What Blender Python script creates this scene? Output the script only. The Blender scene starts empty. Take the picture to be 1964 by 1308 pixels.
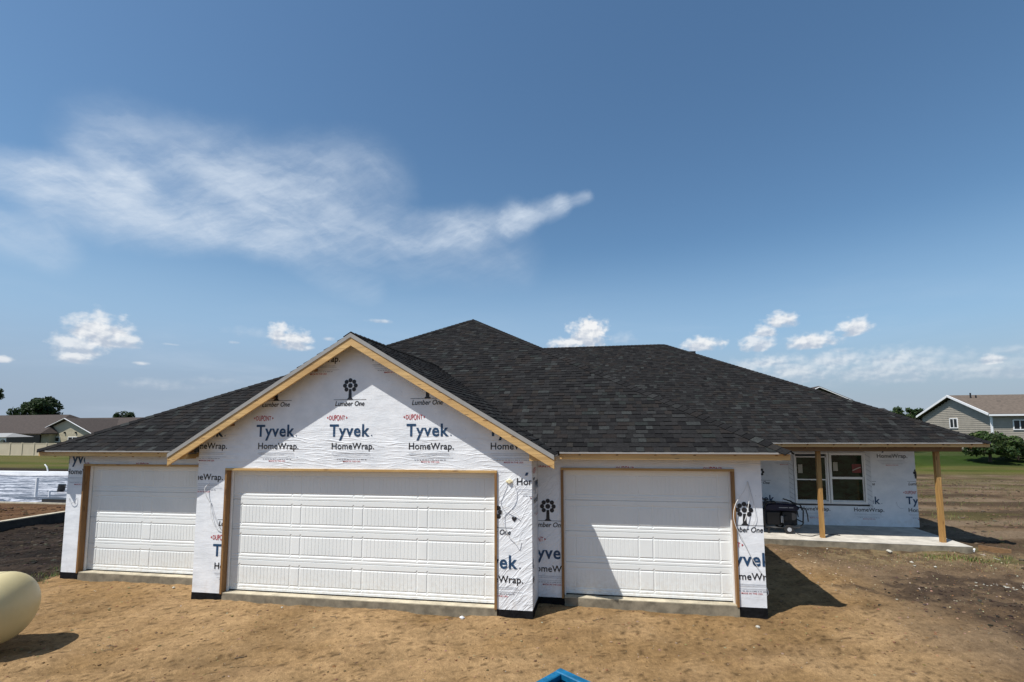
import bpy, bmesh, math, random
import numpy as np
from mathutils import Vector, Matrix
S = bpy.context.scene
COL = S.collection
random.seed(11)
R = math.radians

# ---------------------------------------------------------------- camera
F_PX, PX, PY, W_PX, H_PX = 911.0, 1010.86, 742.32, 1964.0, 1308.0
yaw, pitch, roll = 0.1595, 0.0870, -0.0051
cy, sy, cp, sp, cr, sr = math.cos(yaw), math.sin(yaw), math.cos(pitch), math.sin(pitch), math.cos(roll), math.sin(roll)
right = Vector((cy, sy, 0)); fwd = Vector((-sy * cp, cy * cp, sp)); up = Vector((sy * sp, -cy * sp, cp))
rc = right * cr + up * sr; uc = up * cr - right * sr
cam_d = bpy.data.cameras.new('camera'); cam = bpy.data.objects.new('camera', cam_d); COL.objects.link(cam)
m = Matrix((rc, uc, -fwd)).transposed().to_4x4(); m.translation = (1.1574, -7.6326, 2.832)
cam.matrix_world = m
cam_d.sensor_fit = 'HORIZONTAL'; cam_d.sensor_width = 36; cam_d.lens = F_PX / W_PX * 36
cam_d.shift_x = -(PX - W_PX / 2) / W_PX; cam_d.shift_y = (PY - H_PX / 2) / W_PX
cam_d.clip_end = 3000; cam_d.clip_start = 0.05
S.camera = cam

# ---------------------------------------------------------------- light
SUN = Vector((-1.05, -1.0, 2.5)).normalized()
sd = bpy.data.lights.new('sun', 'SUN'); sd.energy = 4.6; sd.angle = R(0.5); sd.color = (1.0, 0.965, 0.915)
so = bpy.data.objects.new('sun', sd); COL.objects.link(so); so.rotation_euler = SUN.to_track_quat('Z', 'Y').to_euler(); so.location = (-8, -8, 20)
S.view_settings.view_transform = 'Standard'; S.view_settings.look = 'None'; S.view_settings.gamma = 1
S.view_settings.use_curve_mapping = False; S.view_settings.exposure = 0.35

# ---------------------------------------------------------------- node helper
class N:
    def __init__(s, tree): s.t = tree
    def node(s, typ, **kw):
        n = s.t.nodes.new(typ)
        for k, v in kw.items(): setattr(n, k, v)
        return n
    def inp(s, n, i, v):
        if v is None: return
        if isinstance(v, bpy.types.NodeSocket): s.t.links.new(v, n.inputs[i])
        else: n.inputs[i].default_value = v
    def m(s, op, a, b=None, c=None, clamp=False):
        n = s.node('ShaderNodeMath', operation=op); n.use_clamp = clamp
        s.inp(n, 0, a); s.inp(n, 1, b); s.inp(n, 2, c); return n.outputs[0]
    def v(s, op, a, b=None, scale=None):
        n = s.node('ShaderNodeVectorMath', operation=op); s.inp(n, 0, a); s.inp(n, 1, b)
        if scale is not None: s.inp(n, 3, scale)
        return n.outputs['Value'] if op in ('LENGTH', 'DOT_PRODUCT') else n.outputs[0]
    def ramp(s, x, a, b, lo=0.0, hi=1.0, smooth=True):
        n = s.node('ShaderNodeMapRange'); n.interpolation_type = 'SMOOTHSTEP' if smooth else 'LINEAR'; n.clamp = True
        for i, q in enumerate((x, a, b, lo, hi)): s.inp(n, i, q)
        return n.outputs[0]
    def noise(s, vec, scale, detail=4, rough=.55, dist=0.0, out='Fac'):
        n = s.node('ShaderNodeTexNoise'); s.inp(n, 'Vector', vec); s.inp(n, 'Scale', scale); s.inp(n, 'Detail', detail)
        s.inp(n, 'Roughness', rough); s.inp(n, 'Distortion', dist); return n.outputs[out]
    def mix(s, f, a, b, mode='MIX'):
        n = s.node('ShaderNodeMix', data_type='RGBA', blend_type=mode); n.clamp_factor = True
        s.inp(n, 0, f); s.inp(n, 6, a); s.inp(n, 7, b); return n.outputs[2]
    def mapv(s, vec, scale=(1, 1, 1), loc=(0, 0, 0), rot=(0, 0, 0)):
        if any(rot) and any(q != 1 for q in scale): return s.mapv(s.mapv(vec, rot=rot), scale, loc)
        n = s.node('ShaderNodeMapping'); s.inp(n, 0, vec); n.inputs[1].default_value = loc; n.inputs[2].default_value = rot; n.inputs[3].default_value = scale
        return n.outputs[0]

# ---------------------------------------------------------------- sky with clouds
CAPS = [(-1.0466, 0.3482, -0.8752, 0.3926, 0.0224, 0.9), (-0.9638, 0.3424, -0.6661, 0.3541, 0.0334, 0.8), (-0.8838, 0.4241, -0.5962, 0.4246, 0.057, 0.6), (-0.7537, 0.4383, -0.4788, 0.4691, 0.0543, 0.38), (-0.6835, 0.3555, -0.2829, 0.4052, 0.0337, 0.5), (-0.3383, 0.3975, -0.17, 0.4271, 0.0253, 0.5), (-0.1927, 0.4221, -0.085, 0.4534, 0.0185, 0.7), (-0.085, 0.4534, -0.033, 0.4690, 0.0115, 0.45), (-1.0324, 0.2813, -0.9595, 0.2745, 0.0255, 0.45), (-0.6293, 0.3234, -0.4739, 0.2728, 0.0213, 0.22), (-0.9346, 0.4286, -0.8693, 0.4059, 0.0159, 0.35), (-0.4961, 0.3499, -0.1929, 0.3521, 0.0446, 0.22)]
CUM = [(-0.8996, 0.1511, 0.039, 0.0242, 1), (-0.9221, 0.1258, 0.0287, 0.0159, 0.8), (-0.9269, 0.1094, 0.0204, 0.0079, 0.9), (-0.8709, 0.1423, 0.0274, 0.0116, 0.8), (-0.6477, 0.1737, 0.0175, 0.0192, 1), (-0.6192, 0.1662, 0.0272, 0.0185, 1), (-0.5944, 0.1551, 0.0129, 0.0069, 0.7), (-0.4625, 0.2163, 0.0287, 0.0052, 0.6), (-0.0294, 0.1912, 0.0391, 0.0279, 1.2), (-0.0769, 0.1739, 0.0351, 0.0109, 1), (0.0429, 0.1832, 0.0318, 0.016, 0.25), (0.1961, 0.1614, 0.0384, 0.0123, 1), (0.3377, 0.1949, 0.0255, 0.0134, 1), (0.3088, 0.1776, 0.0211, 0.0106, 0.9), (0.2962, 0.1551, 0.03, 0.0138, 0.8), (0.3844, 0.1521, 0.0397, 0.0131, 1), (0.431, 0.1338, 0.0226, 0.0073, 0.5), (0.452, 0.1696, 0.0242, 0.0142, 1), (0.3194, 0.1191, 0.0591, 0.0136, 0.7), (0.4184, 0.1138, 0.0596, 0.0165, 0.65), (0.5061, 0.1089, 0.071, 0.0173, 0.6), (0.5824, 0.0911, 0.0569, 0.0129, 0.4), (0.6209, 0.0993, 0.0186, 0.0078, 0.8), (0.6383, 0.1114, 0.0262, 0.0092, 0.35), (-1.0013, 0.1004, 0.015, 0.0058, 0.8), (-0.8463, 0.1092, 0.012, 0.0043, 0.7), (-0.7165, 0.1563, 0.0088, 0.0037, 0.5), (-0.5597, 0.1754, 0.0124, 0.005, 0.7), (-0.8243, 0.0754, 0.0496, 0.0121, 0.25), (-0.8068, 0.144, 0.0129, 0.0026, 0.4), (-0.6886, 0.1748, 0.0512, 0.0131, 0.15), (-0.7526, 0.0863, 0.047, 0.0091, 0.18)]
world = bpy.data.worlds.new('World'); S.world = world; world.use_nodes = True
wt = world.node_tree; wt.nodes.clear(); w = N(wt)
sky = w.node('ShaderNodeTexSky', sky_type='NISHITA'); sky.sun_disc = False
sky.sun_elevation = math.asin(SUN.z); sky.sun_rotation = R(226.4); sky.altitude = 300
sky.air_density = 1.0; sky.dust_density = 0.9; sky.ozone_density = 1.6
gen = w.node('ShaderNodeTexCoord').outputs['Generated']
dirv = w.v('NORMALIZE', gen)
sx = w.node('ShaderNodeSeparateXYZ'); w.inp(sx, 0, dirv)
az = w.m('ARCTAN2', sx.outputs[0], sx.outputs[1]); el = w.m('ARCSINE', sx.outputs[2])
def uvec(a, b):
    c = w.node('ShaderNodeCombineXYZ'); w.inp(c, 0, a); w.inp(c, 1, b); return c.outputs[0]
uv0 = uvec(az, el)
warp = w.v('SUBTRACT', w.noise(uv0, 6, 2, .5, out='Color'), (.5, .5, .5))
warp2 = w.v('SUBTRACT', w.noise(uv0, 26, 4, .6, out='Color'), (.5, .5, .5))
uvw = w.v('ADD', w.v('ADD', uv0, w.v('SCALE', warp, scale=.05)), w.v('SCALE', warp2, scale=.018))
su = w.node('ShaderNodeSeparateXYZ'); w.inp(su, 0, uvw)
U_, V_ = su.outputs[0], su.outputs[1]
tot = None
for x0, y0, x1, y1, wd, inten in CAPS:
    dx, dy = x1 - x0, y1 - y0; L = math.hypot(dx, dy); ux, uy = dx / L, dy / L
    rel = w.v('SUBTRACT', uvw, (x0, y0, 0))
    t = w.m('MINIMUM', w.m('MAXIMUM', w.v('DOT_PRODUCT', rel, (ux, uy, 0)), 0.0), L)
    pr = w.v('SCALE', (ux, uy, 0), scale=t)
    flat = w.v('MULTIPLY', w.v('SUBTRACT', rel, pr), (1, 1, 0))
    d = w.v('LENGTH', flat)
    g = w.m('MULTIPLY', w.ramp(d, wd * 1.9, wd * .15), inten)
    tot = g if tot is None else w.m('SUBTRACT', w.m('ADD', tot, g), w.m('MULTIPLY', tot, g))
streak = w.noise(w.mapv(uvw, (7, 20, 1), rot=(0, 0, R(9))), 1.0, 7, .58, .25)
streak2 = w.noise(w.mapv(uv0, (10, 30, 1), rot=(0, 0, R(-42))), 1.0, 7, .62, .5)
fib = w.noise(w.mapv(uvw, (9, 60, 1), rot=(0, 0, R(-22))), 1.0, 6, .65, .3)
st = w.m('ADD', w.m('MULTIPLY', w.ramp(streak, .32, .72), .5), w.m('ADD', w.m('MULTIPLY', w.ramp(streak2, .25, .75), .20), w.m('MULTIPLY', w.ramp(fib, .25, .78), .30)))
cir = w.m('MULTIPLY', tot, w.m('ADD', w.m('MULTIPLY', w.m('POWER', st, 1.15), 1.0), .26), clamp=True)
# thin veil low over the horizon
veil = w.m('MULTIPLY', w.ramp(w.noise(w.mapv(uv0, (3, 14, 1)), 1.0, 5, .6, .5), .45, .75), w.ramp(el, .34, .03, 0, .16))
skyc = w.node('ShaderNodeHueSaturation'); w.inp(skyc, 'Color', sky.outputs[0]); w.inp(skyc, 'Saturation', 1.13); w.inp(skyc, 'Value', 1.0)
tint = w.mix(1.0, skyc.outputs[0], (1.0, 1.08, 1.03, 1), 'MULTIPLY')
base = w.mix(w.m('MULTIPLY', w.ramp(el, .38, .12, 0, .88), w.ramp(az, -.25, .45, 1.0, .62)), tint, (2.70, 4.0, 5.6, 1))
base = w.mix(w.ramp(el, .20, .02, 0, .8), base, (2.75, 3.3, 4.1, 1))
c1 = w.mix(w.m('ADD', w.m('MULTIPLY', cir, .98), veil), base, (5.3, 6.0, 6.9, 1))
# cumulus
cden = None; cup = None
nz = w.noise(w.mapv(uv0, (1, 1.3, 1)), 48, 6, .5)
nz2 = w.noise(w.mapv(uv0, (1, 1.3, 1), loc=(.004, -.0055, 0)), 48, 3, .5)
for u0, v0, a, b, inten in CUM + [(.36, .098, .10, .022, .62), (.50, .092, .12, .024, .55), (.62, .085, .10, .022, .45), (.27, .105, .05, .02, .6)]:
    if b > .007 and inten > .5: v0 += b * .12; b *= 1.35; a *= 1.08
    q = w.v('MULTIPLY', w.v('SUBTRACT', uv0, (u0, v0, 0)), (1 / a, 1 / b, 0))
    d = w.v('LENGTH', q)
    s_ = w.node('ShaderNodeSeparateXYZ'); w.inp(s_, 0, q)
    low_ = w.ramp(s_.outputs[1], -1.0, -.62)
    k = w.m('MULTIPLY', w.m('SUBTRACT', 1.25, d), low_)
    k = w.m('ADD', k, w.m('MULTIPLY', w.m('SUBTRACT', nz, .5), 1.7))
    k = w.m('MULTIPLY', w.ramp(k, .08, .85 if inten > .75 else 1.4), w.m('MULTIPLY', inten, w.m('MULTIPLY', low_, w.ramp(d, 1.9, 1.2))))
    upk = w.m('MULTIPLY', k, w.ramp(s_.outputs[1], -.7, .55))
    cden = k if cden is None else w.m('MAXIMUM', cden, k)
    cup = upk if cup is None else w.m('MAXIMUM', cup, upk)
lit = w.m('DIVIDE', cup, w.m('MAXIMUM', cden, .02))
lit = w.m('ADD', lit, w.m('MULTIPLY', w.m('SUBTRACT', nz, nz2), 3.0), clamp=True)
ccol = w.mix(lit, (4.1, 4.6, 5.4, 1), (7.2, 7.3, 7.4, 1))
c2 = w.mix(w.m('MULTIPLY', cden, .93, clamp=True), c1, ccol)
bg = w.node('ShaderNodeBackground'); w.inp(bg, 0, c2); w.inp(bg, 1, 0.098)
wo = w.node('ShaderNodeOutputWorld'); wt.links.new(bg.outputs[0], wo.inputs[0])

# ---------------------------------------------------------------- materials
def new_mat(name):
    mt = bpy.data.materials.new(name); mt.use_nodes = True; t = mt.node_tree; b = t.nodes['Principled BSDF']
    return mt, N(t), b
def pos(n): return n.node('ShaderNodeNewGeometry').outputs['Position']
def plain(name, col, rough=.6, var=.12, scale=8, bump=0.0, bscale=60, metal=0.0, spec=None, coords='pos'):
    mt, n, b = new_mat(name)
    p = pos(n) if coords == 'pos' else n.node('ShaderNodeTexCoord').outputs['Object']
    f = n.noise(p, scale, 5, .6)
    c = n.mix(1.0, (*col, 1), n.mix(n.ramp(f, .25, .75), (1 - var,) * 3 + (1,), (1 + var,) * 3 + (1,)), 'MULTIPLY')
    n.inp(b, 'Base Color', c); n.inp(b, 'Roughness', rough); n.inp(b, 'Metallic', metal)
    if spec is not None: n.inp(b, 'Specular IOR Level', spec)
    if bump:
        bn = n.node('ShaderNodeBump'); n.inp(bn, 'Strength', bump); n.inp(bn, 'Distance', .01); n.inp(bn, 'Height', n.noise(p, bscale, 4, .6))
        n.inp(b, 'Normal', bn.outputs[0])
    return mt
def wrap_normal(n, b):
    p = pos(n)
    d = n.v('ADD', p, n.v('SCALE', n.v('SUBTRACT', n.noise(p, 2.1, 2, out='Color'), (.5, .5, .5)), scale=.10))
    s_ = n.node('ShaderNodeSeparateXYZ'); n.inp(s_, 0, p)
    def crease(vec, sc, rot, wdt):          # thin ridges where the noise crosses its middle
        f = n.noise(n.mapv(vec, sc, rot=rot), 1.0, 2, .45)
        return n.ramp(n.m('ABSOLUTE', n.m('SUBTRACT', f, .5)), wdt, 0.0)
    hor = n.m('ADD', crease(d, (.55, .55, 9), (0, R(-3), 0), .035), n.m('MULTIPLY', crease(n.v('ADD', d, (4, 0, 3)), (1.1, 1.1, 15), (0, R(4), 0), .05), .6))
    dia = n.m('ADD', crease(d, (.9, .9, 7.5), (0, R(50), 0), .045), n.m('MULTIPLY', crease(n.v('ADD', d, (7, 0, 1)), (1.3, 1.3, 11), (0, R(30), 0), .05), .6))
    fine = n.noise(p, 30, 3, .6); soft = n.noise(n.mapv(p, (2, 2, 5)), 1.0, 3, .5)
    band = n.m('MULTIPLY', n.ramp(s_.outputs[2], 2.95, 2.6), n.ramp(s_.outputs[2], 2.0, 2.3))
    kx = n.m('MULTIPLY', n.ramp(s_.outputs[0], -.75, -.5), n.ramp(s_.outputs[0], .9, .3))
    h = n.m('ADD', n.m('MULTIPLY', hor, n.m('ADD', n.m('MULTIPLY', n.m('MULTIPLY', band, n.ramp(n.noise(p, .9, 2), .3, .65, .2, 1)), .32), .03)), n.m('MULTIPLY', n.m('MULTIPLY', dia, kx), n.ramp(s_.outputs[2], 2.3, 1.9, 0, .28)))
    h = n.m('ADD', h, n.m('ADD', n.m('MULTIPLY', fine, .16), n.m('MULTIPLY', soft, .9)))
    bn = n.node('ShaderNodeBump'); n.inp(bn, 'Strength', .85); n.inp(bn, 'Distance', .014); n.inp(bn, 'Height', h)
    n.inp(b, 'Normal', bn.outputs[0]); return p
def wrap_mat():
    mt, n, b = new_mat('house_wrap'); p = wrap_normal(n, b)
    f = n.noise(p, 3.5, 4, .6)
    c = n.mix(n.ramp(f, .3, .7), (.70, .725, .75, 1), (.80, .815, .83, 1))
    sp_ = n.node('ShaderNodeTexVoronoi'); n.inp(sp_, 'Vector', p); n.inp(sp_, 'Scale', 7.0)
    stp = n.m('LESS_THAN', sp_.outputs['Distance'], .05)
    c = n.mix(n.m('MULTIPLY', stp, .45), c, (.25, .26, .3, 1))
    s_ = n.node('ShaderNodeSeparateXYZ'); n.inp(s_, 0, p)
    mud = n.m('MULTIPLY', n.ramp(s_.outputs[2], .35, -.05), n.ramp(n.noise(p, 9, 4), .45, .8))
    c = n.mix(n.m('MULTIPLY', mud, .4), c, (.45, .36, .26, 1))
    n.inp(b, 'Base Color', c); n.inp(b, 'Roughness', .55); return mt
def print_mat(name, col):
    mt, n, b = new_mat(name); p = wrap_normal(n, b)
    f = n.noise(p, 22, 3, .6)
    n.inp(b, 'Base Color', n.mix(n.ramp(f, .3, .7), tuple(x * .8 for x in col) + (1,), tuple(x * 1.25 for x in col) + (1,))); n.inp(b, 'Roughness', .5); return mt
def wood_mat(name, col, axis='x', dark=.62, gloss=.6):
    mt, n, b = new_mat(name); p = pos(n)
    sc = {'x': (1.2, 26, 26), 'z': (26, 26, 1.2), 'y': (26, 1.2, 26)}[axis]
    g = n.noise(n.mapv(p, sc), 1.0, 4, .6, .7)
    big = n.noise(p, 1.1, 2, .5)
    vo = n.node('ShaderNodeTexVoronoi'); n.inp(vo, 'Vector', n.mapv(p, {'x': (2.3, 9, 9), 'z': (9, 9, 2.3), 'y': (9, 2.3, 9)}[axis])); n.inp(vo, 'Scale', 1.0)
    kn = n.ramp(vo.outputs['Distance'], .16, .09)
    c = n.mix(n.ramp(g, .3, .72), tuple(x * dark for x in col) + (1,), tuple(min(1, x * 1.12) for x in col) + (1,))
    c = n.mix(n.ramp(big, .35, .65, 0, .35), c, (col[0] * .85, col[1] * .68, col[2] * .5, 1))
    c = n.mix(n.m('MULTIPLY', kn, .75), c, (col[0] * .3, col[1] * .2, col[2] * .14, 1))
    nv = n.node('ShaderNodeTexVoronoi'); n.inp(nv, 'Vector', n.mapv(p, {'x': (2.6, 12, 22), 'z': (22, 12, 2.6), 'y': (22, 2.6, 12)}[axis], loc=(.3, .1, .7))); n.inp(nv, 'Scale', 1.0)
    c = n.mix(n.m('MULTIPLY', n.m('LESS_THAN', nv.outputs['Distance'], .11), .8), c, (.05, .035, .025, 1))
    lf = n.noise(n.mapv(p, {'x': (.5, 3, 3), 'z': (3, 3, .5), 'y': (3, .5, 3)}[axis]), 1.0, 2); c = n.mix(n.ramp(lf, .4, .65, 0, .45), c, (col[0] * .62, col[1] * .56, col[2] * .5, 1))
    n.inp(b, 'Base Color', c); n.inp(b, 'Roughness', gloss)
    bn = n.node('ShaderNodeBump'); n.inp(bn, 'Strength', .3); n.inp(bn, 'Distance', .004); n.inp(bn, 'Height', g); n.inp(b, 'Normal', bn.outputs[0])
    return mt
def attr_mat(name, rough=.9, nscale=250, namp=.35, bump=.4, bd=.004, mid=None, spec=.2):
    mt, n, b = new_mat(name); p = pos(n)
    a = n.node('ShaderNodeAttribute', attribute_name='Col').outputs['Color']
    f = n.noise(p, nscale, 3, .7)
    c = n.mix(1.0, a, n.mix(n.ramp(f, .2, .8), (1 - namp,) * 3 + (1,), (1 + namp,) * 3 + (1,)), 'MULTIPLY')
    h = f
    if mid:
        f2 = n.noise(p, mid, 4, .6)
        c = n.mix(1.0, c, n.mix(n.ramp(f2, .3, .7), (.78, .78, .8, 1), (1.2, 1.2, 1.17, 1)), 'MULTIPLY')
    n.inp(b, 'Base Color', c); n.inp(b, 'Roughness', rough); n.inp(b, 'Specular IOR Level', spec)
    bn = n.node('ShaderNodeBump'); n.inp(bn, 'Strength', bump); n.inp(bn, 'Distance', bd); n.inp(bn, 'Height', h); n.inp(b, 'Normal', bn.outputs[0])
    return mt
def door_mat():
    mt, n, b = new_mat('garage_door_paint'); p = pos(n)
    s_ = n.node('ShaderNodeSeparateXYZ'); n.inp(s_, 0, p)
    f = n.noise(p, 1.3, 4, .6); g = n.noise(p, 14, 5, .65)
    c = n.mix(n.ramp(f, .3, .7), (.72, .74, .725, 1), (.77, .785, .765, 1))
    dust = n.m('MULTIPLY', n.ramp(s_.outputs[2], .55, .0), n.ramp(g, .35, .75))
    c = n.mix(n.m('MULTIPLY', dust, .4), c, (.48, .38, .27, 1))
    n.inp(b, 'Base Color', c); n.inp(b, 'Roughness', n.ramp(g, .2, .8, .38, .55))
    bn = n.node('ShaderNodeBump'); n.inp(bn, 'Strength', .25); n.inp(bn, 'Distance', .004); n.inp(bn, 'Height', n.noise(n.mapv(p, (2, 1, 2)), 1.6, 2)); n.inp(b, 'Normal', bn.outputs[0]); return mt
M = dict(
    wrap=wrap_mat(), navy=print_mat('print_navy', (.012, .05, .115)), black=print_mat('print_black', (.012, .012, .015)),
    red=print_mat('print_red', (.42, .03, .035)), grey=print_mat('print_grey', (.36, .37, .4)),
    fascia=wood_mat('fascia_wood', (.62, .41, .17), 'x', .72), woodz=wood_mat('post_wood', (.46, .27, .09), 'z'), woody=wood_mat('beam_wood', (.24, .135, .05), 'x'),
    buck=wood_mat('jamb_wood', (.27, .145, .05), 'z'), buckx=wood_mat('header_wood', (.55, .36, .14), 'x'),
    drip=plain('drip_edge', (.30, .29, .27), .45, .08, metal=.0), deck=plain('roof_deck', (.03, .03, .032), .9),
    shingle=attr_mat('asphalt_shingle', 1.0, 420, .38, .5, .003, mid=30, spec=.08), door=door_mat(),
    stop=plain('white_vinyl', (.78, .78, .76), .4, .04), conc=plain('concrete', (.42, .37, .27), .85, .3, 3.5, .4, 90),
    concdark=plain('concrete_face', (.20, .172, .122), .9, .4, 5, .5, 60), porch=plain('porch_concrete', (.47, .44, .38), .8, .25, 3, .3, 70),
    membrane=plain('black_membrane', (.008, .008, .009), .8, .5, 9, .8, 25, spec=.12), glass=None,
    cable_w=plain('cable_white', (.72, .72, .7), .4), cable_g=plain('cable_grey', (.42, .43, .45), .4), blackp=plain('black_plastic', (.012, .012, .013), .4),
    tank=plain('tank_paint', (.54, .46, .25), .38, .06, 2.2, .08, 200), soil=None,
    blue=plain('blue_steel', (.004, .105, .215), .45, .35, 14, .1, 60), bluedark=plain('dark_blue_paint', (.003, .005, .025), .35),
    steel=plain('steel', (.14, .14, .145), .45, .1, metal=.8), tyre=plain('rubber', (.015, .015, .016), .8),
    vinyl=plain('beige_vinyl', (.50, .43, .31), .5, .06, 1), siding=plain('beige_siding', (.42, .37, .26), .6, .06, 2),
    sidingr=plain('taupe_siding', (.33, .295, .24), .6, .1, 2), white=plain('white_trim', (.8, .8, .8), .5, .03),
    rooff=plain('brown_shingles', (.045, .033, .027), .95, .3, 4), roofr=plain('tan_shingles', (.11, .085, .065), .95, .25, 4), dark=plain('dark_opening', (.01, .011, .012), .3),
    lime=plain('pale_scrap', (.40, .38, .32), .8, .1), foam=plain('foam', (.75, .66, .42), .7, .2, 30), bark=plain('bark', (.09, .07, .05), .9, .3, 10),
    plank=wood_mat('weathered_board', (.22, .13, .06), 'x'), dirtclod=plain('clod', (.22, .15, .09), .95, .35, 14))
def glass_mat():
    mt, n, b = new_mat('window_glass'); p = pos(n)
    f = n.noise(n.mapv(p, (3, 3, 6)), 1.0, 3)
    n.inp(b, 'Base Color', n.mix(n.ramp(f, .35, .7), (.006, .014, .009, 1), (.02, .045, .027, 1))); n.inp(b, 'Roughness', .06); n.inp(b, 'Specular IOR Level', .45); return mt
M['glass'] = glass_mat()

# ---------------------------------------------------------------- object helpers
def wl(o):
    v = Vector((0, 0, 0))
    while o is not None: v += o.location; o = o.parent
    return v
def tag(o, label=None, cat=None, group=None, kind=None):
    if label: o['label'] = label
    if cat: o['category'] = cat
    if group: o['group'] = group
    if kind: o['kind'] = kind
    return o
def thing(name, label, cat, loc=(0, 0, 0), group=None):
    o = bpy.data.objects.new(name, None); COL.objects.link(o); o.location = loc; o.empty_display_size = .2
    return tag(o, label, cat, group)
class B:
    def __init__(s): s.v = []; s.f = []; s.mi = []; s.col = []; s.cur = 0; s.cc = None
    def add(s, vs, fs, col=None):
        k = len(s.v); s.v += [tuple(p) for p in vs]
        for f in fs: s.f.append(tuple(i + k for i in f)); s.mi.append(s.cur); s.col.append(col)
        return s
    def box(s, x0, x1, y0, y1, z0, z1):
        vs = [(x, y, z) for z in (z0, z1) for y in (y0, y1) for x in (x0, x1)]
        return s.add(vs, [(0, 2, 3, 1), (4, 5, 7, 6), (0, 1, 5, 4), (2, 6, 7, 3), (0, 4, 6, 2), (1, 3, 7, 5)])
    def obox(s, p0, p1, wdt, hgt, up_=(0, 0, 1), off=0.0):
        p0, p1 = Vector(p0), Vector(p1); d = (p1 - p0).normalized(); a = d.cross(Vector(up_)).normalized(); b = a.cross(d)
        vs = []
        for p in (p0, p1):
            for i, j in ((-1, -1), (1, -1), (1, 1), (-1, 1)): vs.append(p + a * i * wdt / 2 + b * (j * hgt / 2 + off))
        return s.add(vs, [(0, 1, 2, 3), (7, 6, 5, 4), (0, 4, 5, 1), (1, 5, 6, 2), (2, 6, 7, 3), (3, 7, 4, 0)])
    def prism(s, poly, vec):
        n = len(poly); vec = Vector(vec); a = [Vector(p) for p in poly]; b = [p + vec for p in a]
        return s.add(a + b, [tuple(range(n)), tuple(range(2 * n - 1, n - 1, -1))] + [(i, i + n, (i + 1) % n + n, (i + 1) % n) for i in range(n)])
    def tube(s, pts, r, seg=8, caps=True):
        pts = [Vector(p) for p in pts]; k = len(s.v); rings = []
        rr = r if isinstance(r, (list, tuple)) else [r] * len(pts)
        prev = None
        for i, p in enumerate(pts):
            d = (pts[min(i + 1, len(pts) - 1)] - pts[max(i - 1, 0)]).normalized()
            a = prev if prev is not None else (Vector((0, 0, 1)) if abs(d.z) < .9 else Vector((1, 0, 0)))
            u = (a - d * a.dot(d)).normalized(); prev = u; v = d.cross(u)
            rings.append([p + (u * math.cos(2 * math.pi * j / seg) + v * math.sin(2 * math.pi * j / seg)) * rr[i] for j in range(seg)])
        vs = [q for ring in rings for q in ring]; fs = []
        for i in range(len(pts) - 1):
            for j in range(seg): fs.append((i * seg + j, i * seg + (j + 1) % seg, (i + 1) * seg + (j + 1) % seg, (i + 1) * seg + j))
        if caps: fs += [tuple(reversed(range(seg))), tuple(range((len(pts) - 1) * seg, len(pts) * seg))]
        return s.add(vs, fs)
    def build(s, name, mats, parent=None, smooth=False, loc=None, label=None, bevel=0):
        me = bpy.data.meshes.new(name)
        o0 = wl(parent) if parent is not None else Vector(loc or (0, 0, 0))
        me.from_pydata([(a - o0.x, b - o0.y, c - o0.z) for a, b, c in s.v], [], s.f); me.update()
        for mt in (mats if isinstance(mats, (list, tuple)) else [mats]): me.materials.append(mt)
        if any(s.mi): me.polygons.foreach_set('material_index', s.mi)
        if any(c is not None for c in s.col):
            at = me.color_attributes.new('Col', 'FLOAT_COLOR', 'CORNER'); arr = []
            for f, c in zip(s.f, s.col): arr += list((*(c or (.5, .5, .5)), 1)) * len(f)
            at.data.foreach_set('color', arr)
        if smooth: me.polygons.foreach_set('use_smooth', [True] * len(me.polygons))
        o = bpy.data.objects.new(name, me); COL.objects.link(o)
        if parent is not None: o.parent = parent
        else: o.location = o0
        if label: o['label'] = label
        if bevel:
            bv = o.modifiers.new('bevel', 'BEVEL'); bv.width = bevel; bv.segments = 1; bv.limit_method = 'ANGLE'
        return o

# ---------------------------------------------------------------- numpy noise
def vnoise(x, y, seed=0):
    xi = np.floor(x).astype(np.int64); yi = np.floor(y).astype(np.int64); xf = x - xi; yf = y - yi
    def h(a, b):
        n = (a * 374761393 + b * 668265263 + seed * 982451653) & 0xffffffff
        n = ((n ^ (n >> 13)) * 1274126177) & 0xffffffff; n = n ^ (n >> 16); return (n & 0xffff) / 65535.0
    u = xf * xf * (3 - 2 * xf); v = yf * yf * (3 - 2 * yf)
    return (h(xi, yi) * (1 - u) + h(xi + 1, yi) * u) * (1 - v) + (h(xi, yi + 1) * (1 - u) + h(xi + 1, yi + 1) * u) * v
def fbm(x, y, o=4, seed=0, g=.5):
    s = 0; a = 1; t = 0
    for i in range(o): s = s + a * vnoise(x * 2 ** i, y * 2 ** i, seed + i); t += a; a *= g
    return s / t
def sst(x, a, b):
    t = np.clip((x - a) / (b - a), 0, 1); return t * t * (3 - 2 * t)

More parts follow.
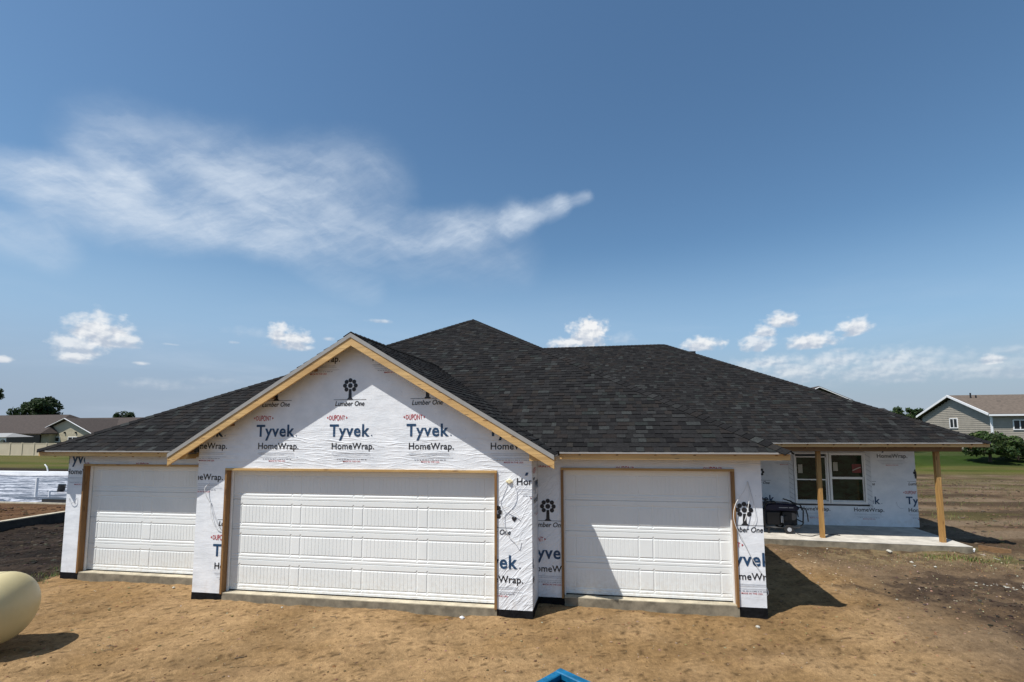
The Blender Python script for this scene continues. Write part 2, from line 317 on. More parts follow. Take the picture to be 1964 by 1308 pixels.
def zones(X, Y):
    """height and colour of the ground"""
    X = np.asarray(X, float); Y = np.asarray(Y, float)
    n1 = fbm(X * .35, Y * .35, 3, 1); n2 = fbm(X * 1.3, Y * 1.3, 4, 5); n3 = fbm(X * 5, Y * 5, 4, 9); n4 = fbm(X * 16, Y * 16, 3, 21)
    a = R(24); xr = X * math.cos(a) + Y * math.sin(a); yr = -X * math.sin(a) + Y * math.cos(a)
    rut = fbm(xr * .8, yr * 6.5, 4, 31)                     # rake marks in the sand
    rut2 = fbm(X * .12, (Y - .12 * X) * 1.6, 4, 41)         # wheel ruts across the field
    near = 1 - sst(np.abs(Y - .5) + np.abs(X) * .25, 9, 14)
    h = -.145 + (n1 - .5) * .10 * near + (n2 - .5) * .05 + (n3 - .5) * .035 + (n4 - .5) * .012
    sand_r = 1 - sst(X + (n1 - .5) * 2.2 + .35 * np.maximum(0, Y - 1), 5.2, 7.4)
    h = h + (rut - .5) * .062 * near
    fp = vnoise(X * 3.1 + 5, Y * 2.3, 133); h = h - .016 * sst(fp, .84, .95) * near
    # keep the soil clear of the slabs
    house = sst(X, -9.9, -9.6) * (1 - sst(X, 9.6, 9.8)) * sst(Y, .1, .5) * (1 - sst(Y, 18.4, 18.6))
    h = np.minimum(h, -.10 + 0 * h); h = np.where(house > .5, np.minimum(h, -.11), h)
    left = 1 - sst(X + (n1 - .5) * .5, -10.5, -9.95)
    fur = fbm((X + Y * .35) * .3, (Y - X * .1) * 2.2, 4, 51)
    hl = -.27 - .3 * sst(-X, 11, 17) + (fur - .5) * .22 + (n3 - .5) * .07
    h = h * (1 - left) + hl * left
    fill = 1 - sst(X, -19.42, -19.38)
    fillh = -.27 + (n2 - .5) * .16 * (1 - sst(-X, 22, 24)) + (n3 - .5) * .05
    fillh = np.where((Y > 8.8), fillh - .05, fillh)
    h = h * (1 - fill) + fillh * fill
    far = sst(Y, 12, 26); h = h + (rut2 - .5) * .16 * sst(X, 7, 12) * (1 - sst(Y, 24, 30)) * sst(Y, 2, 6)
    h = h * (1 - far) + (-.25) * far
    slab2 = (X < -13.8) & (Y > 9.3) & (Y < 20.4); h = np.where(slab2, -.33, h)
    h = h + .55 * sst(Y + (X - 25) * .08, 33.5, 40) * sst(X, 8, 14)
    # ---- colours
    c = lambda r, g, b: np.array([r, g, b])[:, None] if X.ndim == 1 else np.array([r, g, b])[:, None, None]
    mixc = lambda p, q, t: p * (1 - t) + q * t
    C = mixc(c(.218, .136, .061), c(.290, .190, .095), sst(n2 * .5 + n1 * .5, .35, .65))
    C = C * (1 + (n3 - .5) * .45) * (1 + (rut - .5) * .25)
    C = mixc(C, c(.12, .072, .036), sst(rut + n4 * .2, .66, .82) * .3)
    spd = fbm(X * 22, Y * 22, 2, 77); C = mixc(C, c(.045, .027, .013), sst(spd, .70, .80) * .7)
    damp = sst(fbm(X * .8 + 3, Y * .8, 3, 61), .52, .72) * .13; C = C * (1 - damp)
    for (xa, ya, xb, yb, w_) in ((-9, -3.4, 9.5, .9, .16), (-9, -4.6, 9.8, -.5, .16), (4.6, .2, 12, 8.0, .15), (5.9, -.9, 13.3, 6.6, .15)):
        L_ = math.hypot(xb - xa, yb - ya); tt = ((X - xa) * (xb - xa) + (Y - ya) * (yb - ya)) / L_ ** 2; ds = ((X - xa) * (yb - ya) - (Y - ya) * (xb - xa)) / L_ + .25 * np.sin(tt * 5)
        tr_ = (1 - sst(np.abs(ds), w_ * .55, w_)) * sst(n2 + .3 * np.sin(tt * 9), .32, .6) * (tt > 0) * (tt < 1)
        h = h - .022 * tr_ + .014 * tr_ * (np.sin(tt * L_ * 52) > 0) + .012 * (1 - sst(np.abs(np.abs(ds) - w_ * 1.15), 0, .06)) * (tt > 0) * (tt < 1); C = C * (1 - .10 * tr_)
    # right field
    fld = (1 - sand_r) + sst(Y, 8, 11) * sst(X, 8, 9.5); fld = np.clip(fld, 0, 1)
    F_ = mixc(c(.095, .063, .037), c(.15, .105, .064), sst(n2 * .4 + rut2 * .6, .35, .65)) * (1 + (n3 - .5) * .5)
    F_ = mixc(F_, c(.035, .023, .014), sst(rut2, .51, .60) * .75 * sst(Y, 3, 7)); F_ = mixc(F_, c(.19, .145, .10), (1 - sst(rut2, .40, .47)) * .5 * sst(Y, 3, 7))
    gr = sst(fbm(X * .55, Y * 1.1, 4, 71) + sst(Y, 14, 28) * .22, .58, .70)
    F_ = mixc(F_, c(.062, .058, .017) * (.8 + .5 * n3), gr * .55 * sst(Y, 4, 7))
    C = mixc(C, F_, fld)
    mud = np.exp(-(((X - 7.3 - (Y - 2.4) * .0) / 1.5) ** 2 + ((Y - 2.3) / 1.15) ** 2)) + np.exp(-(((X - 8.2) / 1.3) ** 2 + ((Y - .6) / 1.6) ** 2)) + .5 * np.exp(-(((X - 9.5) / 1.5) ** 2 + ((Y - 3.4) / .8) ** 2))
    md = sst(mud + (n2 - .5) * 1.1 + (n3 - .5) * .6, .42, .8) * sst(n3 + n2, .72, 1.05)
    C = mixc(C, c(.040, .028, .020) * (.6 + .9 * n4), md * .85)
    h = h + md * (n4 - .5) * .06 + md * (n3 - .5) * .06
    # pale straw strip by the porch
    stw = sst(Y, 3.6, 4.6) * (1 - sst(Y, 5.5, 6.2)) * sst(X, 5.6, 7) * (1 - sst(X, 10, 11))
    C = mixc(C, c(.20, .15, .08) * (.6 + .8 * n4), stw * sst(n3, .42, .62) * .7)
    C = mixc(C, c(.06, .07, .02), stw * sst(fbm(X * 2, Y * 3, 3, 81), .58, .68) * .5 * sst(X, 8.0, 9.0))
    # left dark soil
    D = mixc(c(.012, .009, .007), c(.036, .026, .019), sst(fur * .6 + n3 * .4, .38, .66)) * (1 + (n4 - .5) * .9)
    C = mixc(C, D, left)
    red = mixc(c(.07, .036, .017), c(.12, .068, .034), sst(n2 * .5 + n3 * .5, .35, .62))
    C = mixc(C, red, fill * (1 - sst(Y, 20.5, 21.5)))
    dk = sst(Y, 20, 21) * (X < 0); C = mixc(C, c(.025, .019, .013), dk)
    lawnL = sst(Y + (n1 - .5) * 1.2 + (X + 45) * .04, 24.5, 26.0) * (X < 5); lawnR = sst(Y + (n2 - .5) * 1.6, 26.4, 28.4) * (X >= 5)
    G = mixc(c(.035, .052, .008), c(.078, .085, .016), fbm(X * .5, Y * .5, 4, 91)) * (.75 + .5 * n3)
    G = mixc(G, c(.10, .085, .03), sst(fbm(X * .14, Y * .6, 4, 95), .42, .62) * .8)
    bank = sst(Y + (X - 25) * .08, 33.5, 35); Gb = G * np.array([.42, .62, .5])[:, None, None] if G.ndim == 3 else G * np.array([.42, .62, .5])[:, None]
    G = np.where(X >= 5, mixc(G, Gb, bank), G)
    C = mixc(C, G, np.clip(lawnL + lawnR, 0, 1))
    return h, np.clip(C, 0.005, 1)

def ground_mat():
    mt, n, b = new_mat('ground_soil'); p = pos(n)
    a = n.node('ShaderNodeAttribute', attribute_name='Col').outputs['Color']
    f1 = n.noise(p, 14, 5, .65); f2 = n.noise(p, 75, 4, .7); f3 = n.noise(n.mapv(p, (1, 1, 1), rot=(0, 0, R(-24))), 34, 3, .6)
    c = n.mix(1.0, a, n.mix(n.ramp(f1, .3, .7), (.80, .79, .78, 1), (1.18, 1.18, 1.18, 1)), 'MULTIPLY')
    c = n.mix(1.0, c, n.mix(n.ramp(f2, .25, .75), (.76, .745, .73, 1), (1.24, 1.24, 1.24, 1)), 'MULTIPLY')
    vo = n.node('ShaderNodeTexVoronoi'); n.inp(vo, 'Vector', p); n.inp(vo, 'Scale', 17); n.inp(vo, 'Randomness', 1.0)
    sc = n.node('ShaderNodeSeparateColor'); n.inp(sc, 0, vo.outputs['Color'])
    pit = n.m('MULTIPLY', n.ramp(vo.outputs['Distance'], .30, .12), n.ramp(sc.outputs[0], .72, .80))
    c = n.mix(n.m('MULTIPLY', pit, .6), c, n.mix(1.0, c, (.35, .30, .26, 1), 'MULTIPLY'))
    chip = n.m('MULTIPLY', n.ramp(vo.outputs['Distance'], .16, .08), n.ramp(sc.outputs[1], .90, .93))
    c = n.mix(n.m('MULTIPLY', chip, .6), c, (.42, .36, .28, 1))
    n.inp(b, 'Base Color', c); n.inp(b, 'Roughness', 1.0); n.inp(b, 'Specular IOR Level', .1)
    h = n.m('ADD', n.m('ADD', n.m('MULTIPLY', f1, 1.0), n.m('MULTIPLY', f2, .45)), n.m('SUBTRACT', n.m('MULTIPLY', f3, .25), n.m('MULTIPLY', pit, .5)))
    bn = n.node('ShaderNodeBump'); n.inp(bn, 'Strength', .8); n.inp(bn, 'Distance', .03); n.inp(bn, 'Height', h); n.inp(b, 'Normal', bn.outputs[0]); return mt

def spaced(f0, f1, step, lo, hi, grow=1.07, mx=12.0):
    a = list(np.arange(f0, f1, step)); s = step; x = a[-1]
    while x < hi: s = min(s * grow, mx); x += s; a.append(x)
    s = step; x = f0; b = []
    while x > lo: s = min(s * grow, mx); x -= s; b.append(x)
    return np.array(b[::-1] + a)
gx = np.sort(np.concatenate([spaced(-11.5, 10.5, .055, -600, 600, 1.045), [-19.42, -19.38]])); gy = spaced(-5.0, 6.5, .05, -60, 900, 1.035)
GX, GY = np.meshgrid(gx, gy)
Hh, CC = zones(GX, GY)
nx, ny = len(gx), len(gy)
vv = np.stack([GX, GY, Hh], -1).reshape(-1, 3)
idx = np.arange(nx * ny).reshape(ny, nx)
ff = np.stack([idx[:-1, :-1], idx[:-1, 1:], idx[1:, 1:], idx[1:, :-1]], -1).reshape(-1, 4)
me = bpy.data.meshes.new('ground'); me.vertices.add(len(vv)); me.vertices.foreach_set('co', vv.ravel())
me.loops.add(ff.size); me.polygons.add(len(ff)); me.loops.foreach_set('vertex_index', ff.ravel())
me.polygons.foreach_set('loop_start', np.arange(0, ff.size, 4)); me.polygons.foreach_set('use_smooth', np.ones(len(ff), bool))
me.update(calc_edges=True)
at = me.color_attributes.new('Col', 'FLOAT_COLOR', 'POINT'); ca = np.ones((nx * ny, 4)); ca[:, :3] = CC.reshape(3, -1).T; at.data.foreach_set('color', ca.ravel())
me.materials.append(ground_mat())
ground = bpy.data.objects.new('ground', me); COL.objects.link(ground); ground['kind'] = 'structure'
def gz(x, y): return float(zones(np.array([x]), np.array([y]))[0][0])

# ---------------------------------------------------------------- the house: constants (metres)
XB0, BL, BR, XA0, YC, AL, CL, CRr, XC1 = -6.10, -5.53, -.57, -9.785, .66, -9.39, .405, 3.24, 3.655
YD, XD1, ZH, ZF = 7.62, 9.885, 2.155, 2.325
PA = .565; PG = .594
house = thing('house', 'unfinished house in printed white wrap with dark shingle roof and three white garage doors', 'house', (-3, 6, 0))
def wall(poly_xz, y0, y1, label=None):
    b = B(); b.prism([(x, y0, z) for x, z in poly_xz], (0, y1 - y0, 0)); return b.build('wall', M['wrap'], house, label=label)
def rect(a, b_, c, d): return [(a, c), (b_, c), (b_, d), (a, d)]
gz_at = lambda x: 4.44 - PG * abs(x + 3.05) - .05
w_bl = wall(rect(XB0, BL, -.02, 2.13), 0, .14, 'narrow wrapped wall strip left of the wide garage door')
w_br = wall(rect(BR, 0, -.02, 2.13), 0, .14, 'wrapped wall strip right of the wide garage door with a heart mark')
w_g = wall([(XB0, 2.1305), (BL, 2.1305), (BL, ZH), (BR, ZH), (BR, 2.1305), (0, 2.1305), (0, gz_at(0)), (-3.05, gz_at(-3.05)), (XB0, gz_at(XB0))], -.003, .14, 'wrapped gable wall with three rows of lettering')
w_al = wall(rect(XA0, AL, -.02, 2.36), YC, YC + .14, 'wrapped wall strip at the far left corner of the garages')
w_ar = wall(rect(-6.57, XB0 + .15, -.02, 2.36), YC, YC + .14)
w_ah = wall(rect(AL, -6.57, ZH, 2.36), YC, YC + .14)
w_cl = wall(rect(.003, CL, -.02, 2.11), YC, YC + .14, 'wrapped wall strip left of the right garage door')
w_cr = wall(rect(CRr, XC1, -.02, 2.36), YC, YC + .14, 'wrapped wall strip right of the right garage door')
w_ch = wall(rect(.003, CRr, 2.1105 + .0, 2.36), YC, YC + .14) if False else None
b = B(); b.prism([(x, YC, z) for x, z in [(.003, 2.1105), (CL, 2.1105), (CL, ZH), (CRr - .001, ZH), (CRr - .001, 2.36), (.003, 2.36)]], (0, .14, 0)); w_ch = b.build('wall', M['wrap'], house)
b = B(); b.box(-.14, -.001, .1405, YC + .14, -.02, 2.44); w_ret = b.build('wall', M['wrap'], house, label='short wrapped return wall beside the wide garage door')
b = B(); b.box(-.001, .001, .002, YC - .001, -.02, 2.42); b.build('wall', M['wrap'], house)
b = B(); b.box(XB0, XB0 + .14, .1405, YC - .001, -.02, 2.44); b.build('wall', M['wrap'], house)
b = B(); b.box(XC1 - .14, XC1, YC + .1405, YD - .001, -.02, 2.36); b.build('wall', M['wrap'], house, label='wrapped side wall of the right garage')
b = B(); b.box(XA0, XA0 + .14, YC + .1405, 18.2, -.02, 2.36); b.build('wall', M['wrap'], house)
b = B(); b.box(XA0 + .141, XD1, 18.06, 18.2, -.02, 2.36); b.build('wall', M['wrap'], house)
b = B(); b.box(XD1 - .14, XD1, YD + .1405, 18.059, -.001, 2.36); b.build('wall', M['wrap'], house)
# porch wall with the window opening
WX0, WX1, WZ0, WZ1 = 6.66, 8.60, .63, 2.10
w_d = []
for a, c, d, e in ((XC1, WX0, 0, 2.36), (WX1, XD1, 0, 2.36), (WX0, WX1, 0, WZ0), (WX0, WX1, WZ1, 2.36)):
    b = B(); b.box(a, c, YD, YD + .14, d, e); w_d.append(b.build('wall', M['wrap'], house))
# foundation
b = B(); b.box(XA0 + .02, XC1 - .02, YC + .02, 18.1, -.6, -.004); b.box(XC1 - .02, XD1 - .02, YD + .02, 18.1, -.6, -.004); b.box(XB0 + .02, -.02, .02, YC + .02, -.6, -.004)
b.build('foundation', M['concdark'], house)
def membrane(x0, x1, y0, y1):
    b = B(); nseg = max(2, int((x1 - x0) / .1)); top = -.022
    b.box(x0, x1, y0, y1, -.55, top); return b.build('foundation_membrane', M['membrane'], house)
membrane(XB0 - .004, BL + .03, -.004, .1); membrane(BR - .0, .004, -.004, .1); membrane(-.09, .0045, .1005, YC + .01)
membrane(XA0 - .004, AL + .02, YC - .004, YC + .1); membrane(.006, CL + .04, YC - .004, YC + .1); membrane(CRr + .0, XC1 + .004, YC - .004, YC + .1)
b = B(); b.box(XC1 - .1, XC1 + .004, YC + .1005, YD, -.55, -.022); b.build('foundation_membrane', M['membrane'], house)
b = B(); b.box(XA0 - .004, XA0 + .1, YC + .1005, 18, -.55, -.022); b.build('foundation_membrane', M['membrane'], house)
def sill(x0, x1, y0, y1):
    b = B(); b.box(x0, x1, y0, y1, -.012, 0.0); s_ = b.build('door_slab', M['conc'], house)
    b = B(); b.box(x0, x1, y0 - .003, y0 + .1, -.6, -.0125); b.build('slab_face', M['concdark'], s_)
sill(BL + .04, BR - .001, -.012, .45); sill(AL + .04, -6.55, YC - .012, YC + .45); sill(CL + .045, CRr - .002, YC - .012, YC + .45)

# ---------------------------------------------------------------- garage doors
def door_section(b, x0, x1, z0, z1, y, npan, marg, gap):
    wpan = (x1 - x0 - 2 * marg - gap * (npan - 1)) / npan
    xs = [x0, x0 + .01]; pans = []
    for k in range(npan):
        a = x0 + marg + k * (wpan + gap); c = a + wpan; pans.append((a, c))
        xs += [a - .018, a - .009, a, a + .009, a + .018]
        nb = max(6, round((wpan - .05) / .068)); 
        for i in range(1, nb):
            g = a + .02 + (wpan - .04) * i / nb; xs += [g - .0055, g - .0018, g + .0018, g + .0055]
        xs += [c - .018, c - .009, c, c + .009, c + .018]
    xs += [x1 - .01, x1]
    h_ = z1 - z0; pz0, pz1 = z0 + .106, z1 - .098
    zs = [z0, z0 + .006, z0 + .012, z0 + .04, z0 + .046, z0 + .056, z0 + .062, pz0 - .016, pz0 - .008, pz0, pz0 + .009, pz0 + .018,
          pz1 - .018, pz1 - .009, pz1, pz1 + .008, pz1 + .016, z1 - .058, z1 - .052, z1 - .036, z1 - .03, z1 - .012, z1 - .006, z1]
    xs = np.array(sorted(xs)); zs = np.array(sorted(zs)); GX_, GZ_ = np.meshgrid(xs, zs)
    D = np.zeros_like(GX_)
    for zc in (z0 + .051, z1 - .044): D = np.maximum(D, .004 * (np.abs(GZ_ - zc) < .0062))
    D[0, :] = .010; D[-1, :] = .010
    for a, c in pans:
        inx = (GX_ >= a - .0185) & (GX_ <= c + .0185); inz = (GZ_ >= pz0 - .0165) & (GZ_ <= pz1 + .0165)
        ring = inx & inz & ~((GX_ > a + .0175) & (GX_ < c - .0175) & (GZ_ > pz0 + .0175) & (GZ_ < pz1 - .0175))
        edge = ring & ((np.abs(GX_ - a) < .0095) | (np.abs(GX_ - c) < .0095) | (np.abs(GZ_ - pz0) < .0095) | (np.abs(GZ_ - pz1) < .0095))
        D = np.where(edge, .0075, D)
        inner = (GX_ > a + .0095) & (GX_ < c - .0095) & (GZ_ > pz0 + .0095) & (GZ_ < pz1 - .0095)
        D = np.where(inner, .002, D)
        wpan_ = c - a; nb = max(6, round((wpan_ - .05) / .068))
        for i in range(1, nb):
            g = a + .02 + (wpan_ - .04) * i / nb
            D = np.where(inner & (np.abs(GX_ - g) < .002), .0055, D)
    nX, nZ = len(xs), len(zs)
    vs = [(GX_[j, i], y + D[j, i], GZ_[j, i]) for j in range(nZ) for i in range(nX)]
    fs = [(j * nX + i, j * nX + i + 1, (j + 1) * nX + i + 1, (j + 1) * nX + i) for j in range(nZ - 1) for i in range(nX - 1)]
    b.add(vs, fs); b.box(x0, x1, y + .0101, y + .045, z0, z1)
def garage_door(x0, x1, yw, npan, marg, gap, label, left_open=True):
    b = B(); b.box(x0 - .02, x1 + .02, yw + .20, yw + .22, .0, ZH); d = b.build('garage_door', M['door'], house, label=label)
    z = .012; hs = (2.115 - .012) / 4
    for k in range(4):
        b = B(); door_section(b, x0, x1, z + k * hs + .001, z + (k + 1) * hs - .001, yw + .135, npan, marg, gap); b.build('door_section', M['door'], d)
    b = B(); b.box(x0, x1, yw + .128, yw + .17, .0, .0115); b.build('weather_seal', M['blackp'], d)
garage_door(BL + .045, BR - .045, 0, 4, .19, .185, 'wide white garage door of four panels across')
garage_door(AL + .045, -6.57 - .045, YC, 2, .21, .22, 'left white garage door, mostly behind the gable wall')
garage_door(CL + .045, CRr - .045, YC, 2, .19, .24, 'right white garage door of two panels across')
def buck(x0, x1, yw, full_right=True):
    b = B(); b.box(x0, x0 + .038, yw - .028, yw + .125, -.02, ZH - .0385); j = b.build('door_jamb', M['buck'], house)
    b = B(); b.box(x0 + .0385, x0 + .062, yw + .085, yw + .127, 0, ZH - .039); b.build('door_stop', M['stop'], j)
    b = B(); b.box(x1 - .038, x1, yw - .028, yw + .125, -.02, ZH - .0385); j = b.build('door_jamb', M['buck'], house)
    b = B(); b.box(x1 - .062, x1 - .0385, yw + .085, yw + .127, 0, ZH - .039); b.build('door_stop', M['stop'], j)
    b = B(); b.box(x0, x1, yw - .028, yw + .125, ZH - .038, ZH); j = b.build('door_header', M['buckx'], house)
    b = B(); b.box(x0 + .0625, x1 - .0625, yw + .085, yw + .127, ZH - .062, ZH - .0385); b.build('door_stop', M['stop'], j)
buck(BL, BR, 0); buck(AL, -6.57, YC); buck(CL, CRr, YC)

# ---------------------------------------------------------------- roof planes
ZE = 2.445
G0, G1, GF, GB_ = -10.12, 4.0, .32, 18.7
hG = lambda p: p
XR, YR0, YR1 = -3.06, 7.38, 11.64; ZR = ZE + PA * 7.06
DX1, DYF = 10.27, 5.41; YRD = 12.05; ZRD = ZE + PA * (YRD - DYF); XRD = DX1 - (YRD - DYF)
VX = G1 - (YRD - DYF)      # valley top
TIPL, TIPR, GY0 = -6.49, .39, -.264; GRZ = 4.463; GRY = GF + (GRZ - ZE) / PA; GVY = GF - (ZE - 2.42) / PA
planes = dict(
    front=[(G0, GF, ZE), (G1, GF, ZE), (XR, YR0, ZR)],
    left=[(G0, GB_, ZE), (G0, GF, ZE), (XR, YR0, ZR), (XR, YR1, ZR)],
    right=[(G1, GF, ZE), (G1, DYF, ZE), (VX, YRD, ZRD), (XR, YR1, ZR), (XR, YR0, ZR)],
    porch=[(G1, DYF, ZE), (DX1, DYF, ZE), (XRD, YRD, ZRD), (VX, YRD, ZRD)],
    end=[(DX1, DYF, ZE), (DX1, GB_, ZE), (XRD, YRD, ZRD)],
    rear=[(DX1, GB_, ZE), (G0, GB_, ZE), (XR, YR1, ZR), (VX, YRD, ZRD), (XRD, YRD, ZRD)],
    gable_r=[(TIPR, GY0, 2.42), (TIPR, GVY, 2.42), (-3.05, GRY, GRZ), (-3.05, GY0, GRZ)],
    gable_l=[(TIPL, GVY, 2.42), (TIPL, GY0, 2.42), (-3.05, GY0, GRZ), (-3.05, GRY, GRZ)])
def nrm(poly):
    a, b_, c = (Vector(p) for p in poly[:3]); n = (b_ - a).cross(c - a).normalized(); return n if n.z > 0 else -n
b = B()
for k, poly in planes.items():
    n = nrm(poly); b.prism([Vector(p) - n * .022 for p in poly], n * .020)
roof = b.build('roof', M['deck'], house)
def clip(poly, a, b_, c):   # keep a*x+b*y<=c
    out = []
    for i in range(len(poly)):
        p, q = poly[i], poly[(i + 1) % len(poly)]; dp = a * p[0] + b_ * p[1] - c; dq = a * q[0] + b_ * q[1] - c
        if dp <= 0: out.append(p)
        if (dp < 0 < dq) or (dq < 0 < dp): t = dp / (dp - dq); out.append((p[0] + t * (q[0] - p[0]), p[1] + t * (q[1] - p[1])))
    return out
rnd = random.Random(5)
PAL = [((.019, .0185, .019), 9), ((.024, .023, .0235), 6), ((.0145, .014, .015), 6), ((.034, .035, .035), 2.2), ((.045, .049, .048), 1.0), ((.025, .0205, .019), 4), ((.029, .026, .023), 1.5), ((.0095, .009, .010), 3), ((.027, .0315, .030), 1.5)]
def tcol():
    c = rnd.choices([p[0] for p in PAL], [p[1] for p in PAL])[0]; k = rnd.uniform(.88, 1.12); return tuple((x * .62 + .0066) * k * .92 for x in c)
camp = Vector((1.1574, -7.6326, 2.832))
tabs = []        # (size on screen, verts, faces, colour)
def tile(key, expo=.143, lift=.0):
    poly = [Vector(p) for p in planes[key]]; n = nrm(poly); o = poly[0]; u = (poly[1] - poly[0]).normalized(); v = n.cross(u)
    if v.z < 0: v = -v
    p2 = [((p - o).dot(u), (p - o).dot(v)) for p in poly]
    area = sum(p2[i][0] * p2[(i + 1) % len(p2)][1] - p2[(i + 1) % len(p2)][0] * p2[i][1] for i in range(len(p2)))
    if area < 0: p2 = p2[::-1]
    vmax = max(q[1] for q in p2); rows = int(vmax / expo) + 1
    cxm = (p2[0][0] + p2[1][0]) / 2
    for r in range(rows):
        v0, v1 = r * expo - (.012 if r == 0 else 0), (r + 1) * expo
        band = p2 if r else p2
        seg = clip(clip(p2, 0, 1, v1), 0, -1, -max(v0, 0))
        if len(seg) < 3: continue
        ua, ub = min(q[0] for q in seg), max(q[0] for q in seg); x = ua - rnd.uniform(0, .25)
        tall = rnd.random() < .5
        while x < ub:
            wd = rnd.uniform(.08, .15) if not tall else rnd.uniform(.11, .24)
            cell = clip(clip(seg, 1, 0, min(x + wd - .002, ub)), -1, 0, -x)
            if len(cell) >= 3 and max(q[0] for q in cell) - min(q[0] for q in cell) > .004:
                th = rnd.uniform(.010, .015) if tall else rnd.uniform(.004, .007)
                cc = [(q[0], q[1] - (.012 if (r == 0 and q[1] < .002) else 0)) for q in cell]
                vs = [o + u * q[0] + v * q[1] + n * (.002 + (th) * (v1 - q[1]) / expo) for q in cc] + [o + u * q[0] + v * q[1] - n * .001 for q in cc]
                k = len(cc); fs = [tuple(range(k))] + [(i, i + k, (i + 1) % k + k, (i + 1) % k) for i in range(k)]
                ctr = sum(vs[:k], Vector()) / k; d = ctr - camp; A = sum(cc[i][0] * cc[(i + 1) % k][1] - cc[(i + 1) % k][0] * cc[i][1] for i in range(k)) / 2
                scr = abs(A) * abs(n.dot(d.normalized())) / d.length_squared if n.dot(-d) > 0 else 0
                tabs.append((scr, vs, fs, tcol(), key))
            x += wd; tall = not tall if rnd.random() < .8 else tall
for key in planes: tile(key)
tabs.sort(key=lambda t: -t[0])
for t in tabs[:300]:
    b = B(); b.add(t[1], t[2], t[3]); b.build('shingle', M['shingle'], roof)
b = B()
for t in tabs[300:]: b.add(t[1], t[2], t[3])
rest = b.build('roof_shingles', M['shingle'], roof); rest['kind'] = 'stuff'
def caps(p0, p1, keyA, keyB, single, wdt=.15, step=.15):
    p0, p1 = Vector(p0), Vector(p1); L = (p1 - p0).length; d = (p1 - p0) / L; k = int(L / step)
    nA, nB = nrm(planes[keyA]), nrm(planes[keyB])
    a = d.cross(nA); a = a if a.dot(nB) < 0 else -a; c = d.cross(nB); c = c if c.dot(nA) < 0 else -c
    out = []
    for i in range(k):
        q0 = p0 + d * (i * step); q1 = q0 + d * (step * 1.15)
        nn = (nA + nB).normalized()
        vs = [q0 + nn * .026, q0 + a * wdt + nA * .022, q1 + a * wdt + nA * .012, q1 + nn * .014, q1 + c * wdt + nB * .012, q0 + c * wdt + nB * .022,
              q0 + a * wdt + nA * .005, q0 + nn * .008, q0 + c * wdt + nB * .005, q1 + a * wdt + nA * .003, q1 + c * wdt + nB * .003]
        fs = [(0, 1, 2, 3), (0, 3, 4, 5), (1, 0, 7, 6), (0, 5, 8, 7), (1, 6, 9, 2), (5, 4, 10, 8)]
        out.append((vs, fs, tcol()))
    if single:
        for vs, fs, c_ in out: b_ = B(); b_.add(vs, fs, c_); b_.build('ridge_cap', M['shingle'], roof)
    return out
rest_caps = []
caps((G1, GF, ZE), (XR, YR0, ZR), 'front', 'right', True)
rest_caps += caps((G0, GF, ZE), (XR, YR0, ZR), 'front', 'left', False); rest_caps += caps((XR, YR0, ZR), (XR, YR1, ZR), 'left', 'right', False)
rest_caps += caps((VX, YRD, ZRD), (XRD, YRD, ZRD), 'porch', 'rear', False); rest_caps += caps((DX1, DYF, ZE), (XRD, YRD, ZRD), 'porch', 'end', False)
rest_caps += caps((-3.05, GY0, GRZ), (-3.05, GRY, GRZ), 'gable_l', 'gable_r', False)
b = B()
for vs, fs, c_ in rest_caps: b.add(vs, fs, c_)
rc_ = b.build('ridge_caps', M['shingle'], roof); rc_['kind'] = 'stuff'
# roof vent behind the ridge
b = B(); b.box(4.55, 5.0, 12.9, 13.3, 5.6, 6.02); b.build('roof_vent', M['blackp'], roof)

# fascia boards and drip edges
def fascia(p0, p1, out, top=.035, h=.115, name='fascia', mat='fascia'):
    rec = -.024 if name == 'fascia' else 0.0
    """board hanging under the shingle edge; out = outward horizontal normal"""
    p0, p1, out = Vector(p0), Vector(p1), Vector(out)
    b = B(); a = -out * .038
    q = [p0 + Vector((0, 0, -top)), p1 + Vector((0, 0, -top))]
    def slab(q0, q1, t, zt, zb, ofs):
        vs = []
        for z in (zb, zt):
            for p, oo in ((q0, 0), (q1, 0), (q1, 1), (q0, 1)): vs.append(p + Vector((0, 0, z)) + out * (ofs - oo * t))
        return vs, [(0, 3, 2, 1), (4, 5, 6, 7), (0, 1, 5, 4), (1, 2, 6, 5), (2, 3, 7, 6), (3, 0, 4, 7)]
    vs, fs = slab(q[0], q[1], .038, 0, -(h - top + .0), rec); b.add(vs, fs); f = b.build(name, M[mat], house)
    b = B(); vs, fs = slab(p0, p1, .05 if rec == 0 else .085, -.003, -top - (.012 if rec == 0 else -.003), .012); b.add(vs, fs); b.build('drip_edge', M['drip'], f)
    return f
fascia((G0, GF, ZE), (TIPL + .02, GF, ZE), (0, -1, 0)); fascia((TIPR + .03, GF, ZE), (G1, GF, ZE), (0, -1, 0), h=.125)
fascia((G1, DYF, ZE), (DX1, DYF, ZE), (0, -1, 0))
fascia((G1, GF + .04, ZE), (G1, DYF - .01, ZE), (1, 0, 0)); fascia((DX1, DYF + .04, ZE), (DX1, GB_, ZE), (1, 0, 0)); fascia((G0, GB_, ZE), (G0, GF + .04, ZE), (-1, 0, 0)); fascia((G0, GB_, ZE), (DX1, GB_, ZE), (0, 1, 0))
fascia((TIPR, GY0 + .05, 2.42), (TIPR, GVY, 2.42), (1, 0, 0)); fascia((TIPL, GVY, 2.42), (TIPL, GY0 + .05, 2.42), (-1, 0, 0))
fascia((TIPL, GY0, 2.42), (-3.05, GY0, GRZ), (0, -1, 0), top=.062, h=.215, name='rake_board'); fascia((-3.05, GY0, GRZ), (TIPR, GY0, 2.42), (0, -1, 0), top=.062, h=.215, name='rake_board')
